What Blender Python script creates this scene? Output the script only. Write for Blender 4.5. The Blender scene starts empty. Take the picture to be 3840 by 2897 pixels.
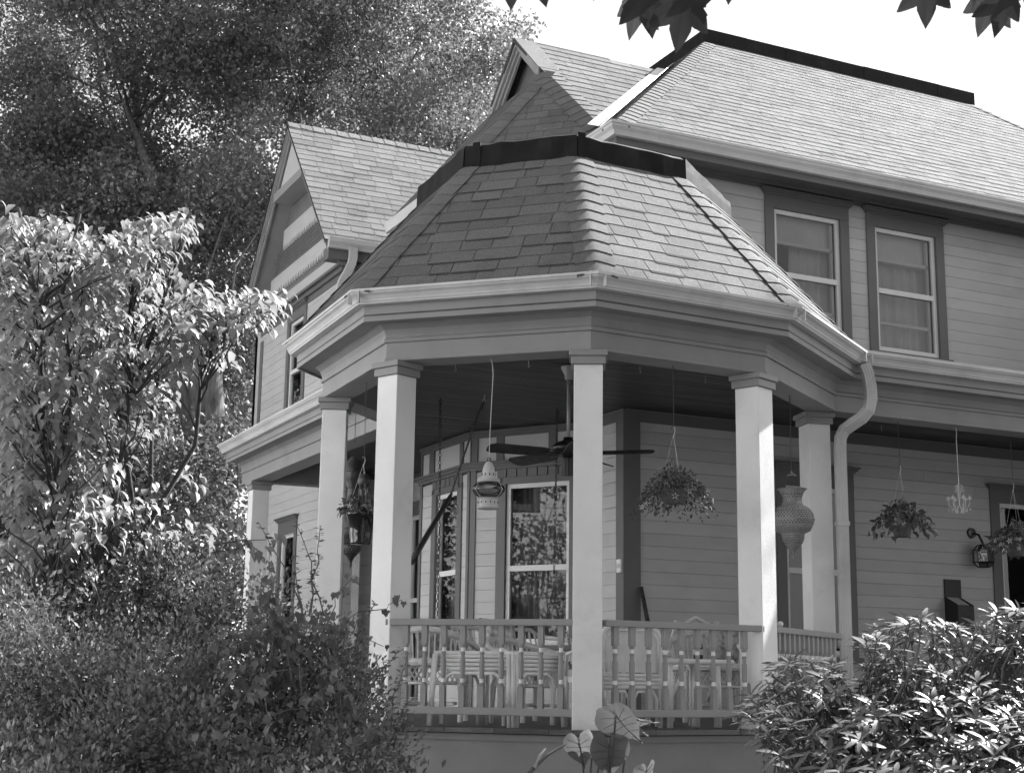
import bpy, math, random
import numpy as np
from mathutils import Vector, Matrix
# ------------------------------------------------------------------ camera, sky, sun, exposure
sc = bpy.context.scene
PW, PH = 3840.0, 2897.0
CAM = np.array([-4.517, -8.268, 0.317]); YAW, PITCH, ROLL, FPX = 1.12455, 0.19879, 0.01466, 5417.655
def cam_axes():
    v = np.array([math.cos(YAW)*math.cos(PITCH), math.sin(YAW)*math.cos(PITCH), math.sin(PITCH)])
    r = np.array([math.sin(YAW), -math.cos(YAW), 0.0]); u = np.cross(r, v)
    c, s = math.cos(ROLL), math.sin(ROLL)
    return c*r+s*u, -s*r+c*u, v
RX, RU, RV = cam_axes()
cd = bpy.data.cameras.new('camera'); cam = bpy.data.objects.new('camera', cd); sc.collection.objects.link(cam)
cam.matrix_world = Matrix(((RX[0], RU[0], -RV[0], CAM[0]), (RX[1], RU[1], -RV[1], CAM[1]), (RX[2], RU[2], -RV[2], CAM[2]), (0, 0, 0, 1)))
cd.sensor_width = 36.0; cd.lens = 36.0*FPX/PW; cd.clip_end = 600; cd.clip_start = 0.05
cd.dof.use_dof = True; cd.dof.focus_distance = 10.0; cd.dof.aperture_fstop = 9.0
sc.camera = cam
SUN_AZ, SUN_EL = 13.7, 42.0
w = bpy.data.worlds.new('World'); sc.world = w; w.use_nodes = True
nt = w.node_tree; nt.nodes.clear()
sky = nt.nodes.new('ShaderNodeTexSky'); sky.sky_type = 'NISHITA'; sky.sun_disc = False
sky.sun_elevation = math.radians(SUN_EL); sky.sun_rotation = math.radians(90.0-SUN_AZ)
sky.air_density = 1.6; sky.dust_density = 0.6; sky.ozone_density = 1.0
bw = nt.nodes.new('ShaderNodeRGBToBW'); bg = nt.nodes.new('ShaderNodeBackground'); wo = nt.nodes.new('ShaderNodeOutputWorld')
bg.inputs['Strength'].default_value = 0.062
nt.links.new(sky.outputs[0], bw.inputs[0]); nt.links.new(bw.outputs[0], bg.inputs['Color']); nt.links.new(bg.outputs[0], wo.inputs['Surface'])
sl = bpy.data.lights.new('sun', 'SUN'); sun = bpy.data.objects.new('sun', sl); sc.collection.objects.link(sun)
sl.energy = 4.5; sl.angle = math.radians(0.53); sl.color = (1, 1, 1)
sd = Vector((math.cos(math.radians(SUN_EL))*math.cos(math.radians(SUN_AZ)), math.cos(math.radians(SUN_EL))*math.sin(math.radians(SUN_AZ)), math.sin(math.radians(SUN_EL))))
sun.rotation_euler = sd.to_track_quat('Z', 'Y').to_euler(); sun.location = (20, 0, 25)
sc.view_settings.view_transform = 'Standard'; sc.view_settings.look = 'None'
sc.view_settings.exposure = 2.2; sc.view_settings.gamma = 1.0; sc.view_settings.use_curve_mapping = False

# ------------------------------------------------------------------ photograph pixel -> place
def ray(x, y): return RX*((x-PW/2)/FPX)+RU*(-(y-PH/2)/FPX)+RV
def onax(x, y, ax, v):
    d = ray(x, y); return CAM+d*((v-CAM[ax])/d[ax])
def onx(x, y, v): return onax(x, y, 0, v)
def ony(x, y, v): return onax(x, y, 1, v)
def onz(x, y, v): return onax(x, y, 2, v)
def ondist(x, y, D):
    d = ray(x, y); return CAM+d*(D/np.linalg.norm(d))
def proj(P):
    q = np.asarray(P, float)-CAM; a, b, c = q@RX, q@RU, q@RV
    return PW/2+FPX*a/c, PH/2-FPX*b/c, c
def zat(py, x, y):
    lo, hi = -3.0, 12.0
    for _ in range(40):
        m = (lo+hi)/2
        if proj((x, y, m))[1] > py: lo = m
        else: hi = m
    return (lo+hi)/2
GZ = -1.35
R = random.Random(7); N = np.random.RandomState(11)

# ------------------------------------------------------------------ mesh helpers
COL = sc.collection
BEV = {'porch_post', 'post_cap', 'railing', 'bottom_rail', 'sill', 'mailbox', 'box'}
class MB:
    def __init__(s): s.v = []; s.f = []; s.t = []; s.m = []
    def add(s, vs, fs, tone=1.0, m=0):
        o = len(s.v); s.v.extend([tuple(map(float, p)) for p in vs])
        for f in fs: s.f.append([i+o for i in f]); s.t.append(tone); s.m.append(m)
        return s
    def hexa(s, p, tone=1.0, m=0):   # p: 4 bottom + 4 top
        return s.add(p, [(3, 2, 1, 0), (4, 5, 6, 7), (0, 1, 5, 4), (1, 2, 6, 5), (2, 3, 7, 6), (3, 0, 4, 7)], tone, m)
    def box(s, c, d, rz=0.0, tone=1.0, m=0, M=None):
        x, y, z = d[0]/2, d[1]/2, d[2]/2
        p = [(-x, -y, -z), (x, -y, -z), (x, y, -z), (-x, y, -z), (-x, -y, z), (x, -y, z), (x, y, z), (-x, y, z)]
        if M is None:
            ca, sa = math.cos(rz), math.sin(rz); p = [(c[0]+a*ca-b*sa, c[1]+a*sa+b*ca, c[2]+e) for a, b, e in p]
        else: p = [tuple(np.asarray(c)+M@np.array(q)) for q in p]
        return s.hexa(p, tone, m)
    def tube(s, pts, rad, seg=8, cap=True, tone=1.0, m=0):
        pts = [np.asarray(p, float) for p in pts]; n = len(pts)
        if not hasattr(rad, '__len__'): rad = [rad]*n
        prev = None; rings = []
        for i in range(n):
            t = pts[min(i+1, n-1)]-pts[max(i-1, 0)]; t = t/(np.linalg.norm(t)+1e-9)
            if prev is None:
                a = np.array([0, 0, 1.0]) if abs(t[2]) < .9 else np.array([1.0, 0, 0]); a = a-t*(a@t)
            else: a = prev-t*(prev@t)
            a = a/(np.linalg.norm(a)+1e-9); b = np.cross(t, a); prev = a
            rings.append([pts[i]+rad[i]*(a*math.cos(2*math.pi*k/seg)+b*math.sin(2*math.pi*k/seg)) for k in range(seg)])
        vs = [q for r_ in rings for q in r_]; fs = []
        for i in range(n-1):
            for k in range(seg):
                k2 = (k+1) % seg; fs.append((i*seg+k, i*seg+k2, (i+1)*seg+k2, (i+1)*seg+k))
        if cap: fs.append(tuple(range(seg-1, -1, -1))); fs.append(tuple((n-1)*seg+k for k in range(seg)))
        return s.add(vs, fs, tone, m)
    def lathe(s, prof, c=(0, 0, 0), seg=20, tone=1.0, m=0, rz=0.0, lobes=0, amp=0.0):
        vs = []; fs = []; n = len(prof)
        for r_, z in prof:
            for k in range(seg):
                a = 2*math.pi*k/seg+rz; q = r_*(1+amp*math.cos(lobes*a))
                vs.append((c[0]+q*math.cos(a), c[1]+q*math.sin(a), c[2]+z))
        for i in range(n-1):
            for k in range(seg):
                k2 = (k+1) % seg; fs.append((i*seg+k, i*seg+k2, (i+1)*seg+k2, (i+1)*seg+k))
        return s.add(vs, fs, tone, m)
    def torus(s, c, Rr, r_, ax1, ax2, seg=12, seg2=6, tone=1.0, m=0):
        ax1 = np.asarray(ax1, float); ax2 = np.asarray(ax2, float); nn = np.cross(ax1/np.linalg.norm(ax1), ax2/np.linalg.norm(ax2)); vs = []; fs = []
        for i in range(seg):
            a = 2*math.pi*i/seg; e = ax1*math.cos(a)+ax2*math.sin(a); eh = e/np.linalg.norm(e)
            for k in range(seg2):
                b = 2*math.pi*k/seg2; vs.append(np.asarray(c)+e*Rr+eh*r_*math.cos(b)+nn*r_*math.sin(b))
        for i in range(seg):
            for k in range(seg2):
                fs.append((i*seg2+k, ((i+1) % seg)*seg2+k, ((i+1) % seg)*seg2+(k+1) % seg2, i*seg2+(k+1) % seg2))
        return s.add(vs, fs, tone, m)
    def poly(s, pts, tone=1.0, m=0): return s.add(pts, [tuple(range(len(pts)))], tone, m)
    def slab(s, pts, th, tone=1.0, m=0):      # polygon thickened down along its normal
        P = [np.asarray(p, float) for p in pts]; nn = np.cross(P[1]-P[0], P[2]-P[0]); nn = nn/np.linalg.norm(nn)
        if nn[2] < 0: P = P[::-1]; nn = -nn
        n = len(P); vs = P+[p-nn*th for p in P]
        return s.add(vs, [tuple(range(n)), tuple(range(2*n-1, n-1, -1))]+[(i, n+i, n+(i+1) % n, (i+1) % n) for i in range(n)], tone, m)
    def mesh(s, name, mats, org=(0, 0, 0), smooth=False):
        me = bpy.data.meshes.new(name); o = org
        me.from_pydata([(p[0]-o[0], p[1]-o[1], p[2]-o[2]) for p in s.v], [], s.f)
        for m_ in (mats if isinstance(mats, (list, tuple)) else [mats]): me.materials.append(MAT[m_])
        a = me.attributes.new('tone', 'FLOAT', 'FACE'); a.data.foreach_set('value', np.array(s.t, dtype=np.float32))
        if any(s.m): me.polygons.foreach_set('material_index', np.array(s.m, dtype=np.int32))
        if smooth: me.polygons.foreach_set('use_smooth', np.ones(len(s.f), dtype=bool))
        me.update(); return me
    def build(s, name, mats, parent=None, org=None, smooth=False, **kw):
        if org is None: org = rootloc(parent) if parent else (0, 0, 0)
        ob = bpy.data.objects.new(name, s.mesh(name, mats, org, smooth)); COL.objects.link(ob)
        if parent: ob.parent = parent
        else: ob.location = org
        for k, v in kw.items(): ob[k] = v
        if name in BEV: b = ob.modifiers.new('edge', 'BEVEL'); b.width = .005; b.segments = 2; b.limit_method = 'ANGLE'
        return ob
def rootloc(o):
    while o.parent: o = o.parent
    return tuple(o.location)
def thing(name, label, cat, loc, group=None):
    o = bpy.data.objects.new(name, None); COL.objects.link(o); o.location = loc; o.empty_display_size = .1
    o['label'] = label; o['category'] = cat
    if group: o['group'] = group
    return o
def tag(o, label, cat, group=None):
    o['label'] = label; o['category'] = cat
    if group: o['group'] = group
    return o
def inst(me, name, parent, loc, rz=0.0):
    o = bpy.data.objects.new(name, me); COL.objects.link(o); o.parent = parent; rl = rootloc(parent)
    o.location = (loc[0]-rl[0], loc[1]-rl[1], loc[2]-rl[2]); o.rotation_euler = (0, 0, rz); return o

# ------------------------------------------------------------------ materials (all neutral: the photograph is black and white)
MAT = {}
def mat(name, base, rough=.6, var=.08, scale=6.0, bump=0.0, bscale=60.0, spec=.3, trans=0.0, metal=0.0, stretch=(1, 1, 1), coat=0.0, dirt=0.0):
    m = bpy.data.materials.new(name); m.use_nodes = True; t = m.node_tree; t.nodes.clear(); n = t.nodes.new; L = t.links.new
    out = n('ShaderNodeOutputMaterial'); b = n('ShaderNodeBsdfPrincipled'); b.inputs['Roughness'].default_value = rough
    b.inputs['Specular IOR Level'].default_value = spec; b.inputs['Metallic'].default_value = metal; b.inputs['Coat Weight'].default_value = coat
    tc = n('ShaderNodeTexCoord'); mp = n('ShaderNodeMapping'); mp.inputs['Scale'].default_value = stretch; L(tc.outputs['Object'], mp.inputs[0])
    nz = n('ShaderNodeTexNoise'); nz.inputs['Scale'].default_value = scale; nz.inputs['Detail'].default_value = 6; L(mp.outputs[0], nz.inputs['Vector'])
    mr = n('ShaderNodeMapRange'); mr.inputs['From Min'].default_value = .3; mr.inputs['From Max'].default_value = .7
    mr.inputs['To Min'].default_value = base*(1-var); mr.inputs['To Max'].default_value = base*(1+var); L(nz.outputs['Fac'], mr.inputs['Value'])
    at = n('ShaderNodeAttribute'); at.attribute_name = 'tone'
    mu = n('ShaderNodeMath'); mu.operation = 'MULTIPLY'; L(mr.outputs[0], mu.inputs[0]); L(at.outputs['Fac'], mu.inputs[1])
    src = mu.outputs[0]
    if dirt:
        n2 = n('ShaderNodeTexNoise'); n2.inputs['Scale'].default_value = 2.2; n2.inputs['Detail'].default_value = 9; n2.inputs['Roughness'].default_value = .7; L(tc.outputs['Object'], n2.inputs['Vector'])
        r2 = n('ShaderNodeMapRange'); r2.inputs['From Min'].default_value = .52; r2.inputs['From Max'].default_value = .75; r2.inputs['To Min'].default_value = 1.0; r2.inputs['To Max'].default_value = 1.0-dirt; L(n2.outputs['Fac'], r2.inputs['Value'])
        m2 = n('ShaderNodeMath'); m2.operation = 'MULTIPLY'; L(src, m2.inputs[0]); L(r2.outputs[0], m2.inputs[1]); src = m2.outputs[0]
    L(src, b.inputs['Base Color'])
    if bump:
        nb = n('ShaderNodeTexNoise'); nb.inputs['Scale'].default_value = bscale; nb.inputs['Detail'].default_value = 4; L(mp.outputs[0], nb.inputs['Vector'])
        bp = n('ShaderNodeBump'); bp.inputs['Strength'].default_value = bump; bp.inputs['Distance'].default_value = .01; L(nb.outputs['Fac'], bp.inputs['Height']); L(bp.outputs[0], b.inputs['Normal'])
    if trans:
        tr = n('ShaderNodeBsdfTranslucent'); L(src, tr.inputs['Color']); mx = n('ShaderNodeMixShader'); mx.inputs[0].default_value = trans
        L(b.outputs[0], mx.inputs[1]); L(tr.outputs[0], mx.inputs[2]); L(mx.outputs[0], out.inputs['Surface'])
    else: L(b.outputs[0], out.inputs['Surface'])
    MAT[name] = m; return m
mat('siding', .45, .55, .05, 3, .12, 40, dirt=.12, stretch=(1, 1, 3))
mat('wall_back', .12, .8)
mat('trim_dark', .125, .5, .06, 4, .08, 50)
mat('trim_mid', .25, .5, .07, 4, .1, 60, dirt=.12)
mat('trim_cap', .24, .5, .06, 5)
mat('post', .70, .5, .06, 3, .15, 60, dirt=.2)
mat('white', .66, .45, .05, 5)
mat('gutter', .52, .4, .08, 3, .04, 20, spec=.4, dirt=.25)
mat('skirt', .20, .6, .08, 4, .15, 40, dirt=.2)
mat('rail', .26, .5, .06, 6, .06, 50)
mat('ring', .72, .5, .03)
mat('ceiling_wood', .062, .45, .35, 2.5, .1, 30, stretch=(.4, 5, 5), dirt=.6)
mat('floor_wood', .10, .6, .2, 3, .1, 40, stretch=(1, 6, 6))
mat('shingle', .172, .9, .3, 120, 1.0, 300, spec=.15, dirt=.28)
mat('shingle_under', .05, .9)
mat('band', .012, .65, .3, 8, .1, 30, spec=.12, dirt=-.7)
mat('flashing', .5, .35, .1, 5, metal=.0, spec=.6)
mat('glow_metal', .35, .4, .1, 5, spec=.5)
mat('black', .012, .28, .2, 10, spec=.5)
mat('dark_metal', .03, .35, .2, 30, .2, 60, spec=.5)
mat('iron', .05, .5, .1, 20)
mat('wicker', .58, .7, .12, 40, .8, 170)
mat('rattan', .82, .5, .06, 14, .08, 60, stretch=(1, 1, 1))
mat('wicker_dark', .18, .7, .2, 40, .8, 170)
mat('cushion', .28, .9, .6, 22, .2, 60)
mat('pillow', .45, .6, .75, 16, .2, 40)
mat('curtain', .5, .9, .08, 5)
mat('sheer', .42, .9, .1, 5)
mat('blind', .6, .8, .12, 3)
mat('room_shade', .03, .9)  # near-black, so the shade inside the rooms is in the colour
mat('bark', .13, .9, .45, 8, 1.0, 18, stretch=(2, 2, .5))
mat('bark_dark', .05, .9, .4, 10, .8, 20)
mat('twig', .10, .8, .3, 15)
mat('leaf_big', .17, .5, .2, 3, trans=.35, spec=.35)
mat('leaf_dogwood', .27, .42, .15, 4, trans=.4, spec=.4)
mat('leaf_shrub', .14, .55, .2, 5, trans=.25)
mat('leaf_vine', .10, .5, .15, 5, trans=.25)
mat('leaf_rhodo', .12, .48, .12, 6, trans=.12, spec=.35)
mat('leaf_ear', .16, .45, .2, 7, trans=.35)
mat('leaf_maple', .045, .5, .15, 6, trans=.12)  # very dark base puts the hanging leaves' backlit shade into the colour
mat('leaf_basket', .11, .5, .2, 8, trans=.25)
mat('flower', .65, .6, .05, trans=.3)
mat('terracotta', .09, .6, .1, 12)
mat('pot_black', .015, .12, .1, 10, spec=.6, coat=.5)
mat('brass', .17, .4, .25, 60, .3, 120, spec=.5)
mat('brass_hole', .03, .7)
mat('chandelier', .55, .35, .05)
mat('tin', .44, .35, .08, 10, spec=.5)
mat('mailbox', .022, .5, .15, 12)
mat('log', .045, .8, .6, 22, .6, 40)
mat('bottle', .006, .08, .1, spec=.6)
mat('label_paper', .45, .6)
mat('grass', .055, .9, .35, 4, .6, 60)
mat('reflector_paint', .8, .6, .04, 3)
mat('gable_field', .15, .6, .08, 6, .1, 40)
mat('stone', .14, .8, .3, 6, .5, 30)
def glassmat(name, tint=.9, refl=1.0, bump=.02):
    m = bpy.data.materials.new(name); m.use_nodes = True; t = m.node_tree; t.nodes.clear(); n = t.nodes.new; L = t.links.new
    out = n('ShaderNodeOutputMaterial'); g = n('ShaderNodeBsdfGlossy'); g.inputs['Roughness'].default_value = .015; tr = n('ShaderNodeBsdfTransparent'); tr.inputs[0].default_value = (tint, tint, tint, 1)
    fr = n('ShaderNodeFresnel'); fr.inputs['IOR'].default_value = 1.62; mu = n('ShaderNodeMath'); mu.operation = 'MULTIPLY'; mu.inputs[1].default_value = refl; mu.use_clamp = True
    nb = n('ShaderNodeTexNoise'); nb.inputs['Scale'].default_value = 3.5; bp = n('ShaderNodeBump'); bp.inputs['Strength'].default_value = bump; L(nb.outputs['Fac'], bp.inputs['Height']); L(bp.outputs[0], g.inputs['Normal'])
    mx = n('ShaderNodeMixShader'); L(fr.outputs[0], mu.inputs[0]); L(mu.outputs[0], mx.inputs[0]); L(tr.outputs[0], mx.inputs[1]); L(g.outputs[0], mx.inputs[2]); L(mx.outputs[0], out.inputs['Surface'])
    MAT[name] = m
glassmat('glass', .95, 1.0); glassmat('lantern_glass', .45, 2.0, .05)
# ------------------------------------------------------------------ ground
g = MB(); n_ = 24
xs = np.linspace(-150, 150, n_); 
g.poly([(-150, -150, GZ), (150, -150, GZ), (150, 150, GZ), (-150, 150, GZ)])
gr = g.build('lawn_ground', 'grass'); gr['kind'] = 'structure'
pv = MB(); pv.poly([(-150, -14.5, GZ+.004), (150, -14.5, GZ+.004), (150, -9.2, GZ+.004), (-150, -9.2, GZ+.004)])
pvo = pv.build('pavement', 'stone'); pvo['kind'] = 'structure'

# ------------------------------------------------------------------ the house
house = thing('house', 'two-storey light sided Victorian house with octagonal corner porch and shingled roofs', 'house', (1.93, 2.85, GZ))
P = {0: (-.06, 7.65), 1: (-.934, 2.434), 2: (-.989, .958), 3: (0., 0.), 4: (1.383, .08), 5: (2.669, 1.072)}
PANG = {0: 180, 1: 156.2, 2: -156.0, 3: -118.5, 4: -67.5, 5: -13.4}
V = [(-.06, 8.03), (-.06, 3.31), (-.934, 2.434), (-.989, .958), (0., 0.), (1.383, .08), (2.70, .985), (14.0, .985)]
def offs(Vv, o, closed=False):
    Vv = [np.array(p, float) for p in Vv]; n = len(Vv); out = []
    for i in range(n):
        def nrm(a, b): d = b-a; d = d/np.linalg.norm(d); return np.array([d[1], -d[0]])
        n1 = nrm(Vv[i-1], Vv[i]) if (i > 0 or closed) else None
        n2 = nrm(Vv[i], Vv[(i+1) % n]) if (i < n-1 or closed) else None
        if n1 is None: n1 = n2
        if n2 is None: n2 = n1
        b = n1+n2; out.append(Vv[i]+b*(o/(1+n1@n2)))
    return out
def edge_prism(mb, Vv, i, prof, closed=False, tone=1.0):
    j = (i+1) % len(Vv); cache = {}
    def ov(o):
        if o not in cache: cache[o] = offs(Vv, o, closed)
        return cache[o]
    a = [(*ov(o)[i], z) for o, z in prof]; b = [(*ov(o)[j], z) for o, z in prof]; n = len(prof)
    mb.add(a+b, [tuple(range(n)), tuple(range(2*n-1, n-1, -1))]+[(k, n+k, n+(k+1) % n, (k+1) % n) for k in range(n)], tone)

# posts with two-step caps
def post(i, w=.19, z0=0.0, z1=2.35):
    c = P[i]; a = math.radians(PANG[i]); m = MB(); m.box((c[0], c[1], (z0+z1)/2), (w, w, z1-z0), a)
    o = m.build('porch_post', 'post', house)
    k = MB(); k.box((c[0], c[1], z1+.0275), (w+.038, w+.038, .055), a); k.box((c[0], c[1], z1+.075), (w+.066, w+.066, .04), a); k.build('post_cap', 'trim_cap', o)
    return o
for i in range(6): post(i)

# beams, mouldings, soffit, fascia and gutter round the porch eaves
ZB = 2.4455
for i in range(len(V)-1):
    m = MB(); edge_prism(m, V, i, [(-.10, ZB), (.10, ZB), (.10, 2.575), (.10, 2.70), (-.10, 2.70)]); b = m.build('porch_beam', 'trim_mid', house)
    m = MB(); edge_prism(m, V, i, [(.101, ZB+.002), (.113, ZB+.002), (.113, ZB+.02), (.101, ZB+.024)]); m.build('edge_bead', 'trim_mid', b)
    m = MB(); edge_prism(m, V, i, [(.101, 2.575), (.116, 2.578), (.122, 2.60), (.108, 2.612), (.112, 2.63), (.125, 2.665), (.15, 2.688), (.165, 2.699), (.101, 2.699)]); m.build('crown_moulding', 'trim_mid', b)
    m = MB(); edge_prism(m, V, i, [(.08, 2.7005), (.2795, 2.7005), (.2795, 2.712), (.08, 2.712)]); m.build('soffit', 'trim_mid', house)
    m = MB(); edge_prism(m, V, i, [(.280, 2.688), (.298, 2.688), (.298, 2.84), (.280, 2.84)]); m.build('fascia', 'trim_mid', house)
    m = MB(); edge_prism(m, V, i, [(.300, 2.797), (.352, 2.797), (.356, 2.808), (.362, 2.812), (.366, 2.826), (.380, 2.846), (.400, 2.860), (.404, 2.870), (.413, 2.872), (.413, 2.890), (.402, 2.892), (.396, 2.874), (.34, 2.85), (.302, 2.88), (.300, 2.88)])
    m.build('gutter', 'gutter', house)
# seams of the gutter corners
for i in (3, 4, 5, 6):
    q = offs(V, .40)[i]; a = math.atan2(*(np.array(V[i])-np.array((.7, 1.7)))[::-1])
    m = MB()
    for s in (i-1, i):
        A_, B_ = offs(V, .4135)[s], offs(V, .4135)[s+1]; t = (B_-A_)/np.linalg.norm(B_-A_); e = q+(t*.05 if s == i else -t*.05); nn = np.array([t[1], -t[0]])
        m = MB(); m.box((*(e+nn*.0), 2.845), (.007, .03, .096), math.atan2(t[1], t[0])); m.build('gutter_seam', 'gutter', house)
# left porch far end beam, floors, skirt
m = MB(); m.box((.52, 7.65, 2.573), (1.0, .18, .255)); m.build('end_beam', 'trim_mid', house)
fl = offs(V, .16); m = MB(); m.slab([(*p, 0.0) for p in fl]+[(14, 2.85, 0), (1.93, 2.85, 0), (1.93, 3.62, 0), (1.25, 4.66, 0), (1.25, 5.96, 0), (1.0, 8.03, 0)], .03)
m.build('porch_floor', 'floor_wood', house)
rr = random.Random(3)
for i in range(2, 6):          # floor edge boards
    A_, B_ = offs(V, .162)[i], offs(V, .162)[i+1]; L_ = np.linalg.norm(B_-A_); t = (B_-A_)/L_; s = 0.0
    while s < L_-.02:
        e = min(s+rr.uniform(.09, .4), L_); c = A_+t*(s+e)/2; m = MB()
        m.box((*c, -.013), (e-s-.004, .02+rr.uniform(0, .012), .03), math.atan2(t[1], t[0]), tone=rr.uniform(.6, 1.1)); m.build('floor_edge_board', 'floor_wood', house); s = e
for i in range(len(V)-1):
    m = MB(); edge_prism(m, V, i, [(.05, GZ-.05), (.12, GZ-.05), (.12, -.034), (.05, -.034)]); sk = m.build('porch_skirt', 'skirt', house)
    m = MB(); edge_prism(m, V, i, [(.1205, -.075), (.135, -.075), (.135, -.036), (.1205, -.036)]); m.build('skirt_trim', 'skirt', sk)

# ceiling boards
def chord(poly, y):
    xs = []; n = len(poly)
    for i in range(n):
        a, b = poly[i], poly[(i+1) % n]
        if (a[1]-y)*(b[1]-y) < 0: xs.append(a[0]+(b[0]-a[0])*(y-a[1])/(b[1]-a[1]))
    return (min(xs), max(xs)) if len(xs) > 1 else None
cpoly = [tuple(p) for p in offs(V, .02)]+[(14, 2.9), (2.2, 2.9), (2.2, 8.0)]
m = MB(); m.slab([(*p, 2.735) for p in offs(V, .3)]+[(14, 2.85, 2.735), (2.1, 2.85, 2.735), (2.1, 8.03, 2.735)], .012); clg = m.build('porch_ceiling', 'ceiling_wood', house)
y = .02; bw_ = .088
while y < 8.0:
    c = chord(cpoly, y+bw_/2)
    if c:
        x0 = c[0]; 
        while x0 < c[1]-.05:
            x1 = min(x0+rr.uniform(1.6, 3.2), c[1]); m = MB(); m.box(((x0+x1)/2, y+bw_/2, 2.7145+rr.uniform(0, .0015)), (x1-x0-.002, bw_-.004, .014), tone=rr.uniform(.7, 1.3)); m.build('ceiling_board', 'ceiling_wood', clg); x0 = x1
    y += bw_

# ---- walls with siding boards and openings
class WF:
    def __init__(s, a, b): s.a = np.array(a, float); d = np.array(b, float)-s.a; s.L = np.linalg.norm(d); s.u = d/s.L; s.n = np.array([s.u[1], -s.u[0]]); s.rz = math.atan2(s.u[1], s.u[0])
    def pt(s, x, z, d): q = s.a+s.u*x+s.n*d; return (q[0], q[1], z)
    def box(s, mb, x0, x1, z0, z1, d0, d1, tone=1.0, m=0):
        mb.hexa([s.pt(x0, z0, d1), s.pt(x1, z0, d1), s.pt(x1, z0, d0), s.pt(x0, z0, d0), s.pt(x0, z1, d1), s.pt(x1, z1, d1), s.pt(x1, z1, d0), s.pt(x0, z1, d0)], tone, m)
def wall(name, f, z0, z1, openings, sid=None, e=.1145, boards=True):
    xs = sorted({0.0, f.L}|{o[0] for o in openings}|{o[1] for o in openings}); m = MB()
    for a, b in zip(xs[:-1], xs[1:]):
        if b-a < 1e-4: continue
        cuts = sorted([(o[2], o[3]) for o in openings if o[0] < (a+b)/2 < o[1]]); z = z0
        for c in cuts:
            if c[0] > z: f.box(m, a, b, z, c[0], -.12, 0)
            z = c[1]
        if z1 > z: f.box(m, a, b, z, z1, -.12, 0)
    wl = m.build(name, 'wall_back', house)
    if not boards: return wl
    s0, s1 = sid if sid else (z0, z1); z = s0; k = 0
    while z < s1-.01:
        zt = min(z+e, s1); seg = [(0.002, f.L-.002)]
        for o in openings:
            if o[2] < z+.6*e and o[3] > z+.4*e:
                ns = []
                for a, b in seg:
                    if o[1] <= a or o[0] >= b: ns.append((a, b)); continue
                    if o[0] > a: ns.append((a, o[0]))
                    if o[1] < b: ns.append((o[1], b))
                seg = ns
        for a, b in seg:
            x = a
            while x < b-.01:
                xe = min(x+rr.uniform(1.8, 4.5), b)
                if b-xe < .5: xe = b
                q = MB(); t = rr.uniform(.93, 1.05); j = rr.uniform(0, .0015)
                # drop siding: flat face, small bevel at the top edge, dark joint below
                pr = [(.001, z+.0012), (.0158+j, z+.0012), (.0165+j, z+e*.94), (.0150+j, z+e*.975), (.0128, zt-.0003), (.001, zt-.0003)]
                A_ = [f.pt(x+.0008, zz, d) for d, zz in pr]; B_ = [f.pt(xe-.0008, zz, d) for d, zz in pr]; n = len(pr)
                q.add(A_+B_, [tuple(range(n)), tuple(range(2*n-1, n-1, -1))]+[(i, n+i, n+(i+1) % n, (i+1) % n) for i in range(n)], t); q.build('siding_board', 'siding', wl); x = xe
        z += e; k += 1
    return wl
FR = WF((1.93, 2.85), (13.5, 2.85)); SD = WF((1.93, 3.62), (1.93, 2.85)); BD = WF((1.25, 4.66), (1.93, 3.62)); BL = WF((1.25, 5.96), (1.25, 4.66))
B2 = WF((1.93, 7.0), (1.25, 5.96)); MW = WF((1.93, 8.05), (1.93, 7.0)); WFr = WF((1.0, 8.05), (1.93, 8.05)); WL = WF((1.0, 11.6), (1.0, 8.05))
x0 = 1.93
def fx(a): return a-x0
W_UP = [(fx(3.60), fx(4.405), 3.56, 4.86), (fx(4.84), fx(5.635), 3.56, 4.86), (fx(7.6), fx(8.4), 3.56, 4.86), (fx(10.), fx(10.8), 3.56, 4.86)]
W_LO = [(fx(3.66), fx(4.36), .55, 2.14), (fx(6.32), fx(7.22), .02, 2.14), (fx(9.2), fx(9.9), .55, 2.14)]
wall('front_wall', FR, GZ, 5.13, W_UP+W_LO, (0.0, 5.06))
wall('side_wall', SD, 0, 5.13, [], (0, 2.66))
BDW = (.405, 1.11, .62, 2.155); BLW = (.455, 1.005, .62, 2.155)
wall('bay_wall', BD, 0, 5.13, [BDW], (0, 2.30)); wall('bay_wall', BL, 0, 5.13, [BLW], (0, 2.30))
wall('bay_wall', B2, 0, 5.13, [], None, boards=False); wall('side_wall', MW, 0, 5.13, [(.10, .9, .02, 2.2)], (0, 2.66)); wall('wing_wall', WFr, GZ, 5.6, [], (0, 2.6))
W_WUP = (1.60-.25, 1.60+.47, 3.4, 4.98); W_WLO = (1.42, 2.02, .7, 2.10)
W_WUP = (11.6-10.20, 11.6-9.58, 3.5, 4.97); W_WLO = (11.6-10.20, 11.6-9.60, .6, 2.10)
wall('wing_wall', WL, GZ, 5.3, [W_WUP, W_WLO], (-.4, 5.08), .118)
wall('sky_block_wall', WF((8.3, 2.85), (8.3, .98)), GZ, 5.1, [], None, .1145, boards=False)  # unseen wall added to block sky light from the porch's right end
# unseen back shell keeps the rooms dark
m = MB()
for a, b in (((13.5, 2.85), (13.5, 12.)), ((13.5, 12.), (1.0, 12.)), ((1.0, 12.), (1.0, 11.6))):
    f = WF(a, b); f.box(m, 0, f.L, GZ, 5.2, -.12, 0)
m.build('back_wall', 'siding', house)

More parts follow.
